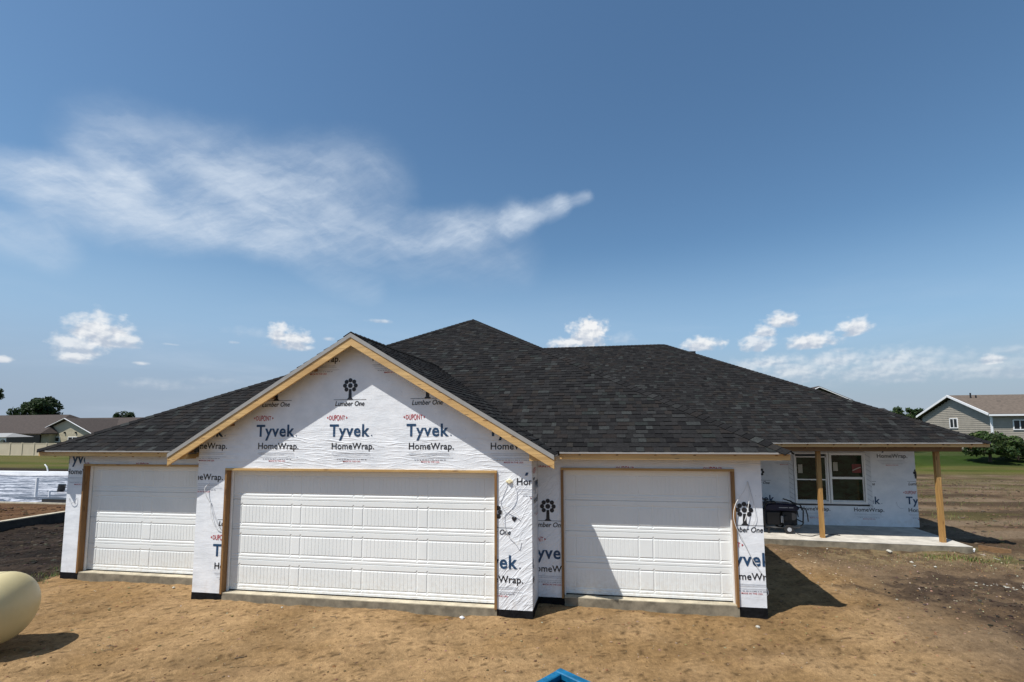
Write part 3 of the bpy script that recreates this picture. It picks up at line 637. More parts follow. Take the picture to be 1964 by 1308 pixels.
for x0, x1 in ((-6.455, -6.145), (-.005, .305)):
    b = B(); b.box(x0, x1, GY0 + .04, GY0 + .08, 2.325, 2.455); b.box(x0, x0 + .038, GY0 + .081, .3, 2.325, 2.40); b.build('eave_return', M['fascia'], house)
# open rafter tails and lookouts
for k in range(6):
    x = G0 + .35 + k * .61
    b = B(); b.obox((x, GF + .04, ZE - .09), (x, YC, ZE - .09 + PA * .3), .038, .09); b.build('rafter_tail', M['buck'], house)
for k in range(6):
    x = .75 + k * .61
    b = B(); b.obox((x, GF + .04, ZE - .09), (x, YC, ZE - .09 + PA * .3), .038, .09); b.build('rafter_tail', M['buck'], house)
for s_ in (-1, 1):
    for k in range(4):
        x = -3.05 + s_ * (.8 + k * .8); z = GRZ - PG * (.8 + k * .8) - .085
        b = B(); b.box(x - .045, x + .045, GY0 + .04, -.004, z - .02 - .03, z + .018 - .03); b.build('lookout', M['buck'], house)

# porch: slab, posts, beam
b = B(); b.prism([(XC1 + .001, 5.72, -.012), (9.69, 5.37, -.012), (9.69, YD - .001, -.012), (XC1 + .001, YD - .001, -.012)], (0, 0, .012)); ps = b.build('porch_slab', M['porch'], house)
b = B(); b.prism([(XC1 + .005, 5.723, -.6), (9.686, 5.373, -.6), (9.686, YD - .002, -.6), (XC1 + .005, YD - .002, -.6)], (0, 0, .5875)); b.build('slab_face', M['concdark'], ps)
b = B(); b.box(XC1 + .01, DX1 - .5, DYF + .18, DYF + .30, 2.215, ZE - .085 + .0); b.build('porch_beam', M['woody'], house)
for x, py_ in ((6.65, 5.86), (9.315, 5.73)):
    for k, (dx, nm) in enumerate(((0, None), (-.032, 1), (.032, 1))):
        b = B(); b.box(x + dx - .0155, x + dx + .0155, py_ + (.005 if k == 1 else 0), py_ + .095 + (.005 if k == 1 else 0), .0 + .001 * k, 2.2145)
        if k == 0: post = b.build('porch_post', M['woodz'], house)
        else: b.build('plank', M['woodz'], post)
b = B(); b.box(XC1 + .02, XD1, YD - .012, YD - .0, 2.2, 2.36); b.build('frieze_board', M['woody'], house)
for k in range(10):
    x = 4.4 + k * .61; yy_ = min(YD, DYF + max(.3, DX1 - x - .25)); b = B(); b.obox((x, DYF + .04, ZE - .10), (x, yy_, ZE - .10 + PA * (yy_ - DYF - .04)), .038, .12); b.build('rafter_tail', M['buck'], house)

# windows of the porch wall
def window(x0, x1, z0, z1, low=0.0, label=None):
    fw = .045; y = YD - .03; b = B()
    b.box(x0, x0 + fw, y, YD + .08, z0, z1); b.box(x1 - fw, x1, y, YD + .08, z0, z1); b.box(x0 + fw, x1 - fw, y, YD + .08, z0, z0 + fw); b.box(x0 + fw, x1 - fw, y, YD + .08, z1 - fw, z1)
    f = b.build('window', M['stop'], house, label=label)
    zm = (z0 + z1) / 2 - .01
    a, c = x0 + fw + .001, x1 - fw - .001
    for nm, q0, q1, yy in (('sash', z0 + fw + .001, zm, YD + .02), ('sash', zm + .001 - low, z1 - fw - .001 - low, YD - .005)):
        r = .032; b = B(); b.box(a, a + r, yy, yy + .03, q0, q1); b.box(c - r, c, yy, yy + .03, q0, q1); b.box(a + r, c - r, yy, yy + .03, q0, q0 + r); b.box(a + r, c - r, yy, yy + .03, q1 - r, q1)
        b.build('sash', M['stop'], f); b = B(); b.box(a + r - .004, c - r + .004, yy + .012, yy + .018, q0 + r - .004, q1 - r + .004); b.build('pane', M['glass'], f)
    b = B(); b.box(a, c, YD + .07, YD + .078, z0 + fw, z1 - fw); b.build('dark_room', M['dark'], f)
    return f, a + .032, c - .032, z1 - fw - .04 - low
f1, a1, c1_, t1 = window(6.665, 7.60, .635, 2.09, .07, 'left window of the pair, upper sash slid down a little')
f2, a2, c2_, t2 = window(7.62, 8.585, .635, 2.09, 0, 'right window of the pair with a red sticker')
for f, a, t in ((f1, a1, t1), (f2, a2, t2)):
    b = B(); b.box(a + .04, a + .16, YD - .004, YD + .004, t - .45, t - .2); b.build('sticker', M['lime'], f)
redm = plain('sticker_red', (.16, .022, .014), .4, .3, 12)
b = B(); b.box(c2_ - .27, c2_ - .03, YD - .004, YD + .004, t2 - .50, t2 - .25); st_ = b.build('sticker', redm, f2, label='red sticker')
b = B(); b.add([(c2_ - .26, YD - .006, t2 - .42), (c2_ - .14, YD - .006, t2 - .36), (c2_ - .04, YD - .006, t2 - .33), (c2_ - .04, YD - .006, t2 - .35), (c2_ - .14, YD - .006, t2 - .39), (c2_ - .26, YD - .006, t2 - .45)], [(0, 1, 4, 5), (1, 2, 3, 4)]); b.build('sticker_stripe', M['lime'], f2)
tape = plain('flashing_tape', (.62, .64, .66), .5, .05)
def tape_strip(x0, x1, z0, z1):
    b = B(); b.box(x0, x1, YD - .006, YD - .001, z0, z1); t = b.build('flashing_tape', tape, house)
    b = B(); z = z0 + .04
    while z < z1 - .1:
        b.add([(x0 + .005, YD - .0075, z + .09), (x0 + .005, YD - .0075, z + .105), (x1 - .005, YD - .0075, z + .015), (x1 - .005, YD - .0075, z)], [(0, 1, 2, 3)]); z += .14
    b.build('tape_print', M['grey'], t)
tape_strip(6.52, 6.66, .52, 2.1); tape_strip(8.59, 8.73, .5, 2.1)
b = B(); b.box(6.3, 8.64, YD - .012, YD - .001, .56, .605); b.build('sill_flashing', M['blackp'], house)
b = B(); b.box(XD1 - .03, XD1 + .012, YD - .012, YD + .01, 1.36, 1.56); b.build('corner_patch', M['blackp'], house)

# ---------------------------------------------------------------- printed lettering
_font_cache = {}
def text_mesh(body, width, cap, bold=0.0, shear=0.0, arch=0.0, spacing=1.0):
    key = (body, width, cap, bold, shear, arch, spacing)
    if key in _font_cache: return _font_cache[key]
    cu = bpy.data.curves.new('t', 'FONT'); cu.body = body; cu.size = 1; cu.offset = bold; cu.shear = shear; cu.resolution_u = 3; cu.space_character = spacing
    o = bpy.data.objects.new('t', cu); COL.objects.link(o); bpy.context.view_layer.update()
    me = bpy.data.meshes.new_from_object(o.evaluated_get(bpy.context.evaluated_depsgraph_get()))
    bpy.data.objects.remove(o)
    co = np.array([v.co[:] for v in me.vertices]); fs = [tuple(p.vertices) for p in me.polygons]; bpy.data.meshes.remove(me)
    x0, x1 = co[:, 0].min(), co[:, 0].max(); capu = .70
    co[:, 0] = (co[:, 0] - x0) / (x1 - x0) * width
    co[:, 1] = co[:, 1] / capu * cap
    if arch:
        t = (co[:, 0] / width - .5) * 2; co[:, 1] = cap / 2 + (co[:, 1] - cap / 2) * (1 - arch * t * t)
    _font_cache[key] = (co[:, :2], fs); return _font_cache[key]
def disc(cx_, cz_, r, n=18): return [(cx_ + r * math.cos(2 * math.pi * i / n), cz_ + r * math.sin(2 * math.pi * i / n)) for i in range(n)]
def brand(Rx, zH):
    """printed items (name, material, polygons) of the block whose wordmark ends at x=Rx with its base line at zH"""
    out = []
    def T(name, colr, body, x, z, width, cap, extra=(), **k):
        co, fs = text_mesh(body, width, cap, **k); out.append((name, colr, [[(x + co[i][0], z + co[i][1]) for i in f] for f in fs] + list(extra)))
    L = Rx - .778
    T('printed_word', 'black', 'HomeWrap.', L, zH, .785, .109, bold=.013, spacing=1.03)
    T('printed_logo', 'navy', 'Tyvek', L - .047, zH + .22, .745, .205, [disc(L + .735, zH + .232, .011)], bold=.022, spacing=1.09)
    xa, xb, zc = L - .109, L + .283, zH + .541
    T('printed_emblem', 'red', 'DUPONT', L - .062, zH + .492, .295, .098, [[(xa, zc), (xa + .028, zc - .022), (xa + .028, zc + .022)], [(xb, zc), (xb - .028, zc + .022), (xb - .028, zc - .022)]], bold=.008, arch=.3, spacing=1.05)
    T('printed_name', 'black', 'Lumber One', L + .043, zH + .745, .545, .082, bold=.014, shear=.22)
    cx_, cz_ = L + .318, zH + 1.085
    tr = [[(L + .015, zH + .848), (L + .62, zH + .848), (L + .62, zH + .855), (L + .015, zH + .855)], [(cx_ - .06, zH + .855), (cx_ + .06, zH + .855), (cx_ + .03, zH + .885), (cx_ - .03, zH + .885)], [(cx_ - .03, zH + .885), (cx_ + .03, zH + .885), (cx_ + .024, cz_ - .05), (cx_ - .024, cz_ - .05)]]
    for k in range(8):
        an = math.pi / 2 + k * math.pi / 4
        if k != 4: tr.append(disc(cx_ + .1 * math.cos(an), cz_ + .093 * math.sin(an) + .01, .037))
    tr.append(disc(cx_, cz_ + .01, .042)); out.append(('printed_tree', 'black', tr))
    out.append(('printed_lines', 'grey', [[(L + x0, zH + z), (L + x1, zH + z), (L + x1, zH + z + t), (L + x0, zH + z + t)] for z, x0, x1, t in ((-.075, 0, .70, .006), (-.10, .02, .72, .005), (-.145, .05, .78, .005))]))
    x = L + .10; r_ = random.Random(3); q = []
    while x < L + .64:
        wd = r_.uniform(.015, .06); q.append([(x, zH - .178), (x + wd, zH - .178), (x + wd, zH - .167), (x, zH - .167)]); x += wd + .012
    out.append(('printed_small_line', 'grey', q))
    T('printed_origin', 'red', 'MADE IN THE USA', L + .22, zH - .222, .32, .026, bold=.006)
    return out
def stamp(blocks, planes2, mapfn, parent, y):
    """blocks clipped by half planes (a,b,c): a*x+b*z<=c"""
    for Rx, zH in blocks:
        for name, colr, polys in brand(Rx, zH):
            b = B()
            for poly in polys:
                for a, bb, c in planes2:
                    poly = clip(poly, a, bb, c)
                    if len(poly) < 3: break
                if len(poly) >= 3: b.add([mapfn(q) for q in poly], [tuple(range(len(poly)))])
            if b.f: b.build(name, M[colr], parent)
def rc4(x0, x1, z0, z1): return [(-1, 0, -x0), (1, 0, x1), (0, -1, -z0), (0, 1, z1)]
yB = lambda y: (lambda q: (q[0], y, q[1]))
e = .0045
stamp([(-5.542, 2.495), (-4.133, 2.495), (-2.719, 2.495), (-1.311, 2.495), (.102, 2.495), (-3.392, 4.015), (-2.0, 4.015)],
      rc4(XB0 + .005, -.005, 2.165, 4.4) + [(PG, 1, 4.40 - PG * 3.05 - .03), (-PG, 1, 4.40 + PG * 3.05 - .03)], yB(-.003 - e), w_g, 0)
stamp([(-5.597, 1.941), (-4.893, .398)], rc4(XB0 + .005, BL - .002, 0, 2.125), yB(-e), w_bl, 0)
stamp([(.533, 1.93), (-.157, .395)], rc4(BR + .002, -.005, 0, 2.125), yB(-e), w_br, 0)
stamp([(.636, .397)], rc4(.01, CL - .002, 0, 2.1), yB(YC - e), w_cl, 0)
stamp([(3.834, .406)], rc4(CRr + .002, XC1 - .004, 0, 2.3), yB(YC - e), w_cr, 0)
stamp([(2.19, 1.6), (3.605, 1.6), (.775, 1.6)], rc4(.01, CRr - .01, ZH + .002, 2.35), yB(YC - e), w_ch, 0)
stamp([(-9.05, 1.944)], rc4(XA0 + .004, AL - .002, 0, 2.35), yB(YC - e), w_al, 0)
stamp([(-8.735, 1.6), (-7.32, 1.6), (-5.905, 1.6)], rc4(AL, -6.12, ZH + .002, 2.35), yB(YC - e), w_ah, 0)
D1 = rc4(XC1 + .01, 6.515, .0, 2.19); D2 = rc4(8.735, XD1 - .004, 0, 2.19); D3 = rc4(6.52, 8.735, 0, .56)
for pl, ww in ((D1, w_d[0]), (D2, w_d[1]), (D3, w_d[2])): stamp([(6.17, .41), (7.585, .41), (9.0, .41), (10.41, .424), (9.69, 1.94), (6.85, 1.94), (5.44, 1.94)], pl, yB(YD - e), ww, 0)
stamp([(.95, 1.6), (.2, .397)], rc4(.01, YC - .01, 0, 2.3), lambda q: (.0012 + e, q[0], q[1]), w_ret, 0)
# heart mark and dash
hp = []
for i in range(24):
    t = 2 * math.pi * i / 24; hp.append((-.289 + .0026 * 16 * math.sin(t) ** 3, -e, 1.388 + .0030 * (13 * math.cos(t) - 5 * math.cos(2 * t) - 2 * math.cos(3 * t) - math.cos(4 * t))))
b = B(); b.add(hp, [tuple(range(24))]); b.build('heart_mark', M['black'], w_br)

# ---------------------------------------------------------------- cables on the walls
def cable(pts, r, mat, label, group=None):
    P_ = [Vector(p) for p in pts]; out = []
    for i in range(len(P_) - 1):
        p0, p1, p2, p3 = P_[max(i - 1, 0)], P_[i], P_[i + 1], P_[min(i + 2, len(P_) - 1)]
        for k in range(6):
            t = k / 6; out.append(.5 * ((2 * p1) + (p2 - p0) * t + (2 * p0 - 5 * p1 + 4 * p2 - p3) * t * t + (3 * p1 - p0 - 3 * p2 + p3) * t ** 3))
    out.append(P_[-1]); b = B(); b.tube([tuple(p) for p in out], r, 6); o = b.build('cable', M[mat], smooth=True, loc=pts[0]); return tag(o, label, 'cable', group)
# left strip of the gable wall (x from z pairs measured on the wall)
cable([(-5.85, -.008, 1.88), (-5.90, -.05, 1.80), (-5.86, -.05, 1.66), (-5.80, -.03, 1.55)], .006, 'cable_w', 'white cable end hanging over the lettering left of the wide garage door')
cable([(-5.80, -.012, 1.55), (-5.74, -.03, 1.38), (-5.63, -.04, 1.20), (-5.555, -.03, 1.08)], .004, 'cable_g', 'grey cable curving down straight to the left jamb of the wide garage door')
cable([(-5.81, -.012, 1.53), (-5.76, -.03, 1.30), (-5.67, -.03, 1.13), (-5.58, -.015, 1.06)], .0045, 'cable_w', 'white cable sagging lowest beside the left jamb of the wide garage door')
cable([(-9.70, YC - .01, 1.46), (-9.66, YC - .03, 1.39), (-9.60, YC - .035, 1.365), (-9.53, YC - .03, 1.40), (-9.51, YC - .01, 1.47)], .005, 'cable_g', 'small grey cable loop on the far left wrapped corner')
b = B(); b.tube([(-.365, -.005, 1.985), (-.365, -.03, 1.985)], [.04, .03], 10); b.box(-.42, -.31, -.022, -.004, 1.972, 1.998)
tag(b.build('foam_plug', M['foam'], smooth=False, loc=(-.365, 0, 1.985)), 'small yellow foam plug in the wall right of the wide garage door', 'foam plug')
cable([(-.31, -.01, 1.975), (-.275, -.04, 1.88), (-.33, -.06, 1.76), (-.44, -.05, 1.60), (-.475, -.04, 1.52), (-.47, -.04, 1.35), (-.40, -.04, 1.18), (-.36, -.03, 1.12), (-.29, -.03, 1.06), (-.24, -.04, 1.0), (-.20, -.03, 1.09)], .0045, 'cable_w', 'long pale cable dangling from the yellow foam plug down past the heart mark')
cable([(-.44, -.05, 1.60), (-.35, -.05, 1.55), (-.27, -.04, 1.49), (-.21, -.03, 1.43)], .0042, 'cable_w', 'short white cable branch above the heart mark')
cable([(-.40, -.01, 1.93), (-.50, -.03, 1.80), (-.53, -.03, 1.68), (-.46, -.04, 1.57)], .0035, 'cable_g', 'thin grey wire bowing from the foam plug to the right jamb of the wide door')
cable([(3.443, YC - .01, 1.96), (3.37, YC - .04, 1.80), (3.24, YC - .06, 1.62), (3.19, YC - .07, 1.42), (3.23, YC - .06, 1.22), (3.33, YC - .04, 1.02), (3.47, YC - .03, .72), (3.62, YC - .02, .48)], .005, 'cable_w', 'long white cable bowing over the right jamb of the right garage door')
cable([(3.445, YC - .01, 1.96), (3.455, YC - .04, 1.75), (3.41, YC - .05, 1.50), (3.36, YC - .05, 1.33)], .0055, 'cable_w', 'short white cable end hanging over the tree logo')
cable([(3.45, YC - .01, 1.95), (3.52, YC - .02, 1.60), (3.54, YC - .025, 1.40), (3.50, YC - .02, 1.27)], .003, 'cable_g', 'thin grey wire hooking round the tree logo at the right corner')
cable([(XC1 + .006, YC + .3, .30), (XC1 + .08, YC + .3, .22), (XC1 + .12, YC + .32, .10), (XC1 + .05, YC + .35, .02)], .008, 'cable_w', 'pale cable stub sticking out round the right garage corner')
cable([(9.33, YD - .01, .70), (9.35, YD - .02, .60), (9.42, YD - .02, .52), (9.5, YD - .01, .52)], .004, 'cable_g', 'grey wire curl low on the porch wall beside the end lettering')

# ---------------------------------------------------------------- generator on the porch
gx0, gx1, gy0_, gy1_ = 5.40, 6.40, 6.30, 6.90
gen_ = thing('generator', 'dark blue and black portable generator with a tube frame and wheels on the porch', 'generator', (5.9, 6.6, 0))
b = B()
for y in (gy0_, gy1_):
    b.tube([(gx0, y, .16), (gx0 - .02, y, .5), (gx0 + .03, y, .76), (gx0 + .12, y, .82), (gx0 + .3, y, .80)], .018)
    b.tube([(gx0, y, .16), (gx0 + .5, y, .14), (gx1 - .15, y, .16), (gx1 - .05, y, .26), (gx1 - .03, y, .6), (gx1 - .1, y, .76), (gx1 - .32, y, .83)], .018)
for x, z in ((gx0, .16), (gx0 - .01, .6), (gx1 - .04, .3), (gx1 - .05, .66), (gx1 - .3, .83), (gx0 + .12, .82)): b.tube([(x, gy0_, z), (x, gy1_, z)], .016)
b.build('frame', M['blackp'], gen_, smooth=True)
b = B(); P0 = [(gx0 + .04, .58), (gx1 - .16, .58), (gx1 - .08, .66), (gx1 - .2, .755), (gx0 + .3, .785), (gx0 + .1, .76), (gx0 + .02, .68)]
b.prism([(x, gy0_ + .04, z) for x, z in P0], (0, .5, 0)); b.build('fuel_tank', M['bluedark'], gen_, bevel=.03)
b = B(); b.box(gx0 + .38, gx0 + .60, gy0_ + .032, gy0_ + .039, .665, .68); b.box(gx0 + .63, gx0 + .74, gy0_ + .032, gy0_ + .039, .665, .68); b.build('label_plate', M['cable_g'], gen_)
b = B(); b.tube([(gx0 + .3, gy0_ + .27, .785), (gx0 + .3, gy0_ + .27, .82)], .05, 12); b.build('fuel_cap', M['blackp'], gen_)
b = B(); b.box(gx0 + .43, gx0 + .88, gy0_ + .2, gy0_ + .52, .18, .57); b.build('engine_shroud', M['tyre'], gen_)
b = B(); b.box(gx0 + .05, gx0 + .42, gy0_ + .06, gy0_ + .5, .2, .565); b.build('alternator', M['blackp'], gen_, bevel=.03)
b = B(); b.box(gx0 + .48, gx0 + .72, gy0_ + .10, gy0_ + .5, .2, .55); b.tube([(gx0 + .56, gy0_ + .10, .38), (gx0 + .56, gy0_ + .06, .38)], .07, 14); b.build('engine_block', M['tyre'], gen_, bevel=.01)
b = B(); b.box(gx0 + .42, gx0 + .435, gy0_ + .03, gy0_ + .06, .27, .45); b.box(gx0 + .455, gx0 + .47, gy0_ + .03, gy0_ + .06, .27, .45); b.build('cooling_fin', M['cable_g'], gen_)
b = B(); b.tube([(gx0 + .76, gy0_ + .16, .42), (gx0 + .76, gy0_ + .42, .42)], .10, 14); b.build('muffler', M['steel'], gen_)
b = B(); b.box(gx0 + .62, gx0 + .8, gy0_ + .05, gy0_ + .2, .18, .20); b.build('base_plate', M['steel'], gen_)
b = B(); b.tube([(gx1 - .12, gy0_ - .02, .70), (gx1 + .02, gy0_ - .03, .66), (gx1 + .06, gy0_ - .03, .5), (gx1 + .07, gy0_ - .03, .33)], .016); b.build('handle', M['blackp'], gen_, smooth=True)
b = B(); b.tube([(gx1 - .12, gy1_ + .02, .70), (gx1 + .02, gy1_ + .03, .66), (gx1 + .07, gy1_ + .03, .33)], .016); b.build('handle', M['blackp'], gen_, smooth=True)
for y in (gy0_ - .07, gy1_ + .04):
    b = B(); b.tube([(gx0 + .58, y, .115), (gx0 + .58, y + .05, .115)], .113, 20); wh = b.build('wheel', M['tyre'], gen_)
    b = B(); b.tube([(gx0 + .58, y - .006, .115), (gx0 + .58, y + .01, .115)], .055, 16); b.build('rim', M['cable_g'], wh)
for y in (gy0_, gy1_):
    b = B(); b.box(gx0 + .06, gx0 + .10, y - .02, y + .02, .0, .16); b.build('foot', M['blackp'], gen_)
cable([(6.05, 6.3, .09), (6.2, 6.12, .012), (6.42, 6.0, .012), (6.6, 6.15, .012), (6.9, 6.3, .012), (7.2, 6.2, .012)], .009, 'blackp', 'black cord lying on the porch from the generator')

# ---------------------------------------------------------------- propane tank
T_ = Vector((-6.60, -2.14, .458)); ang = .248; dT = Vector((math.cos(ang), math.sin(ang), 0)); nT = Vector((-dT.y, dT.x, 0)); r = .464; hd = .331; Lc = 2.2
tank = thing('propane_tank', 'cream propane tank lying on the sand at the left edge', 'tank', (T_.x - 1.2 * dT.x, T_.y - 1.2 * dT.y, -.12))
b = B(); prof = [(-hd + hd * math.sin(t), r * math.cos(t)) for t in np.linspace(0, math.pi / 2 - .02, 20)]
prof = [(-hd - Lc - hd * math.sin(t), r * math.cos(t)) for t in np.linspace(math.pi / 2 - .02, 0, 20)] + prof
b.tube([T_ + dT * a for a, _ in prof], [q for _, q in prof], 56); b.build('shell', M['tank'], tank, smooth=True)
b = B(); q = T_ + dT * (-hd - .0) ; b.tube([T_ + dT * (-hd - .004), T_ + dT * (-hd + .004)], r + .0025, 56); b.build('weld_seam', M['tank'], tank)
b = B(); lp = T_ + dT * (-.95) - nT * .452 + Vector((0, 0, .12)); b.obox(lp - dT * .07, lp + dT * .07, .012, .09, (0, 0, 1)); b.build('data_plate', M['steel'], tank)
lug = T_ + dT * (-.56); top = T_.z + r
pts = [lug + dT * .11 + Vector((0, 0, r - .01)), lug + dT * .09 + Vector((0, 0, r + .035)), lug + Vector((0, 0, r + .062)), lug - dT * .09 + Vector((0, 0, r + .035)), lug - dT * .11 + Vector((0, 0, r - .01))]
b = B(); b.tube(pts, .013, 8); b.build('lifting_lug', M['tank'], tank, smooth=True)
for a in (-.75, -2.2):
    c = T_ + dT * a; b = B(); z0 = -.2
    for s_ in (-1, 1): b.obox(c + nT * .25 * s_ + Vector((0, 0, -.66)), c + nT * .2 * s_ + Vector((0, 0, -.36)), .08, .06, (dT.x, dT.y, 0))
    b.build('leg', M['tank'], tank)

# ---------------------------------------------------------------- blue steel bin at the bottom edge
bz = .98; c0 = Vector((.792, -3.826, bz)); e1 = (Vector((1.028, -3.993, bz)) - c0).normalized(); e2 = Vector((.666, -4.048, bz)) - c0; e2 = (e2 - e1 * e2.dot(e1)).normalized()
bin_ = thing('steel_bin', 'blue painted steel bin, only its far corner showing at the bottom edge', 'bin', (c0.x + e1.x * .5 + e2.x * .4, c0.y + e1.y * .5 + e2.y * .4, -.16))
LX, LY, bw = 1.3, 1.0, .062
def bbar(p, q, name='rim_bar', h=.05, wd=bw, mat='blue'):
    b = B(); b.obox(p, q, wd, h); b.build(name, M[mat], bin_, bevel=.006)
hw_ = bw / 2
bbar(c0 + e2 * hw_, c0 + e1 * LX + e2 * hw_); bbar(c0 + e1 * hw_ + e2 * (bw + .001), c0 + e1 * hw_ + e2 * LY, h=.046)
bbar(c0 + e1 * (LX - hw_) + e2 * (bw + .001), c0 + e1 * (LX - hw_) + e2 * LY, h=.046); bbar(c0 + e1 * (bw + .001) + e2 * (LY - hw_), c0 + e1 * (LX - bw - .001) + e2 * (LY - hw_))
b = B(); z1_ = Vector((0, 0, -.025))
def sheet(a, c, t):
    a, c = a + z1_, c + z1_; dd = Vector((0, 0, -1.12)); b.prism([a, c, c + dd, a + dd], t)
sheet(c0 + e2 * .012, c0 + e1 * LX + e2 * .012, e2 * .006); sheet(c0 + e2 * (LY - .02), c0 + e1 * LX + e2 * (LY - .02), e2 * .006)
b.build('side_panel', M['blue'], bin_)
b = B(); sheet(c0 + e2 * .02 + e1 * .012, c0 + e2 * (LY - .022) + e1 * .012, e1 * .006); sheet(c0 + e2 * .02 + e1 * (LX - .02), c0 + e2 * (LY - .022) + e1 * (LX - .02), e1 * .006); b.build('side_panel', M['blue'], bin_)
b = B(); f0 = Vector((0, 0, -1.1)); b.prism([c0 + f0 + e1 * .02 + e2 * .02, c0 + f0 + e1 * (LX - .03) + e2 * .02, c0 + f0 + e1 * (LX - .03) + e2 * (LY - .03), c0 + f0 + e1 * .02 + e2 * (LY - .03)], (0, 0, .01)); b.build('bin_floor', M['bluedark'], bin_)
bbar(c0 + e1 * .09 + e2 * .10 + Vector((0, 0, -.03)), c0 + e1 * (LX - .1) + e2 * .10 + Vector((0, 0, -.03)), 'inner_rail', .03, .03)

# ---------------------------------------------------------------- loose things on the ground
def rock(b, x, y, z, r_, col=None, flat=.6, rg=random):
    n = 6; vs = [(x, y, z + r_ * flat)]; a0 = rg.uniform(0, 6)
    for i in range(n): q = r_ * rg.uniform(.7, 1.2); vs.append((x + q * math.cos(a0 + i * 1.047), y + q * math.sin(a0 + i * 1.047), z + r_ * rg.uniform(.0, .35)))
    for i in range(n): q = r_ * rg.uniform(.5, .9); vs.append((x + q * math.cos(a0 + i * 1.047), y + q * math.sin(a0 + i * 1.047), z - r_ * .5))
    fs = [(0, 1 + i, 1 + (i + 1) % n) for i in range(n)] + [(1 + i, 7 + i, 7 + (i + 1) % n, 1 + (i + 1) % n) for i in range(n)]
    b.add(vs, fs, col)
rg = random.Random(21)
def scatter(count, xr_, yr_, sizes, cols, dens=None):
    xs = np.array([rg.uniform(*xr_) for _ in range(count)]); ys = np.array([rg.uniform(*yr_) for _ in range(count)])
    hs, _ = zones(xs, ys); b = B()
    for x, y, z in zip(xs, ys, hs):
        if (XA0 - .05 < x < XC1 + .05 and y > YC - .06) or (XB0 - .05 < x < .05 and y > -.06) or (x > XC1 and x < XD1 and y > 5.32): continue
        if dens and rg.random() > dens(x, y): continue
        k = rg.random() ** 3; rock(b, x, y, z, sizes[0] + (sizes[1] - sizes[0]) * k, tuple(v * rg.uniform(.8, 1.2) for v in rg.choice(cols)), rg=rg)
    return b
SM = attr_mat('stones', .9, 90, .3, .4, .004)
sandc = [(.19, .115, .055), (.15, .09, .043), (.11, .065, .032), (.24, .165, .095)]
b = scatter(9000, (-9.5, 9.5), (-5, 5.3), (.005, .024), sandc); o = b.build('sand_clods', SM); tag(o, 'small clods of sand strewn over the yard', 'clods', kind='stuff')
b = scatter(520, (-9, 10), (-4.5, 5.3), (.004, .013), [(.42, .38, .31), (.3, .26, .2)]); b2 = scatter(420, (5.2, 10.5), (1.5, 5.3), (.006, .022), [(.42, .36, .27), (.3, .24, .16)])
b.add(b2.v, b2.f, None); b.col[-len(b2.f):] = b2.col
o = b.build('gravel', SM); tag(o, 'pale gravel chips scattered over the sand', 'gravel', kind='stuff')
mudd = lambda x, y: math.exp(-(((x - 7.4) / 1.6) ** 2 + ((y - 2.1) / 1.3) ** 2)) + math.exp(-(((x - 8.3) / 1.3) ** 2 + ((y - .6) / 1.5) ** 2)) - .25
b = scatter(2600, (5, 10), (-1.5, 4.5), (.008, .036), [(.035, .025, .018), (.06, .043, .03), (.025, .018, .014)], mudd); o = b.build('mud_clods', SM); tag(o, 'dark mud clods on the churned patch', 'clods', kind='stuff')
b = scatter(4200, (-19.2, -9.95), (-2, 9), (.015, .07), [(.018, .013, .01), (.03, .022, .016), (.012, .009, .007), (.05, .04, .03)]); o = b.build('soil_clods', SM); tag(o, 'dark soil clods left of the house', 'clods', kind='stuff')
b = scatter(900, (-24, -19.5), (0, 9), (.02, .08), [(.09, .05, .025), (.065, .035, .018)]); o = b.build('fill_clods', SM); tag(o, 'reddish clods on the fill before the neighbouring slab', 'clods', kind='stuff')
b = scatter(2500, (9.7, 26), (3, 24), (.02, .07), [(.08, .057, .036), (.11, .08, .05), (.05, .035, .022)]); o = b.build('field_clods', SM); tag(o, 'clods over the bare field to the right', 'clods', kind='stuff')
for x, y, s_, mt, lb in ((3.41, .30, .04, 'lime', 'white scrap on the sand in front of the right garage corner'), (7.82, 5.25, .085, 'lime', 'pale lump of foam lying before the porch slab edge'),
                         (7.75, 4.25, .05, 'lime', 'curled white paper scrap on the ground below the porch'), (7.6, 3.9, .035, 'lime', 'smaller pale chunk left of the curled paper scrap'),
                         (-1.11, -.12, .05, 'cable_g', 'grey crumpled scrap below the wide garage door'), (-4.18, -.2, .022, 'lime', 'tiny white scrap before the left part of the wide door'),
                         (6.5, 5.3, .03, 'lime', 'small white chip near the first porch post'), (8.0, 3.9, .05, 'lime', 'flat pale plaster crumble between porch and mud'),
                         (-6.9, .42, .035, 'lime', 'small pale chip before the left garage slab')):
    b = B(); rr_ = random.Random(int(x * 100)); g_ = gz(x, y)
    for k in range(3): rock(b, x + rr_.uniform(-.4, .4) * s_, y + rr_.uniform(-.4, .4) * s_, g_ + .3 * s_, s_ * rr_.uniform(.4, .8), None, .8, rr_)
    tag(b.build('scrap', M[mt], loc=(x, y, g_)), lb, 'scrap')
# white wash-out at the right edge
b = B(); rr_ = random.Random(4)
for k in range(60):
    t = rr_.gauss(0, .35); x, y = 8.75 + t, 2.75 - t * .25 + rr_.gauss(0, .08); rock(b, x, y, gz(x, y), rr_.uniform(.008, .028), None, .25, rr_)
tag(b.build('plaster_crumbs', M['lime']), 'strip of whitish plaster crumbs at the right edge', 'plaster', kind='stuff')
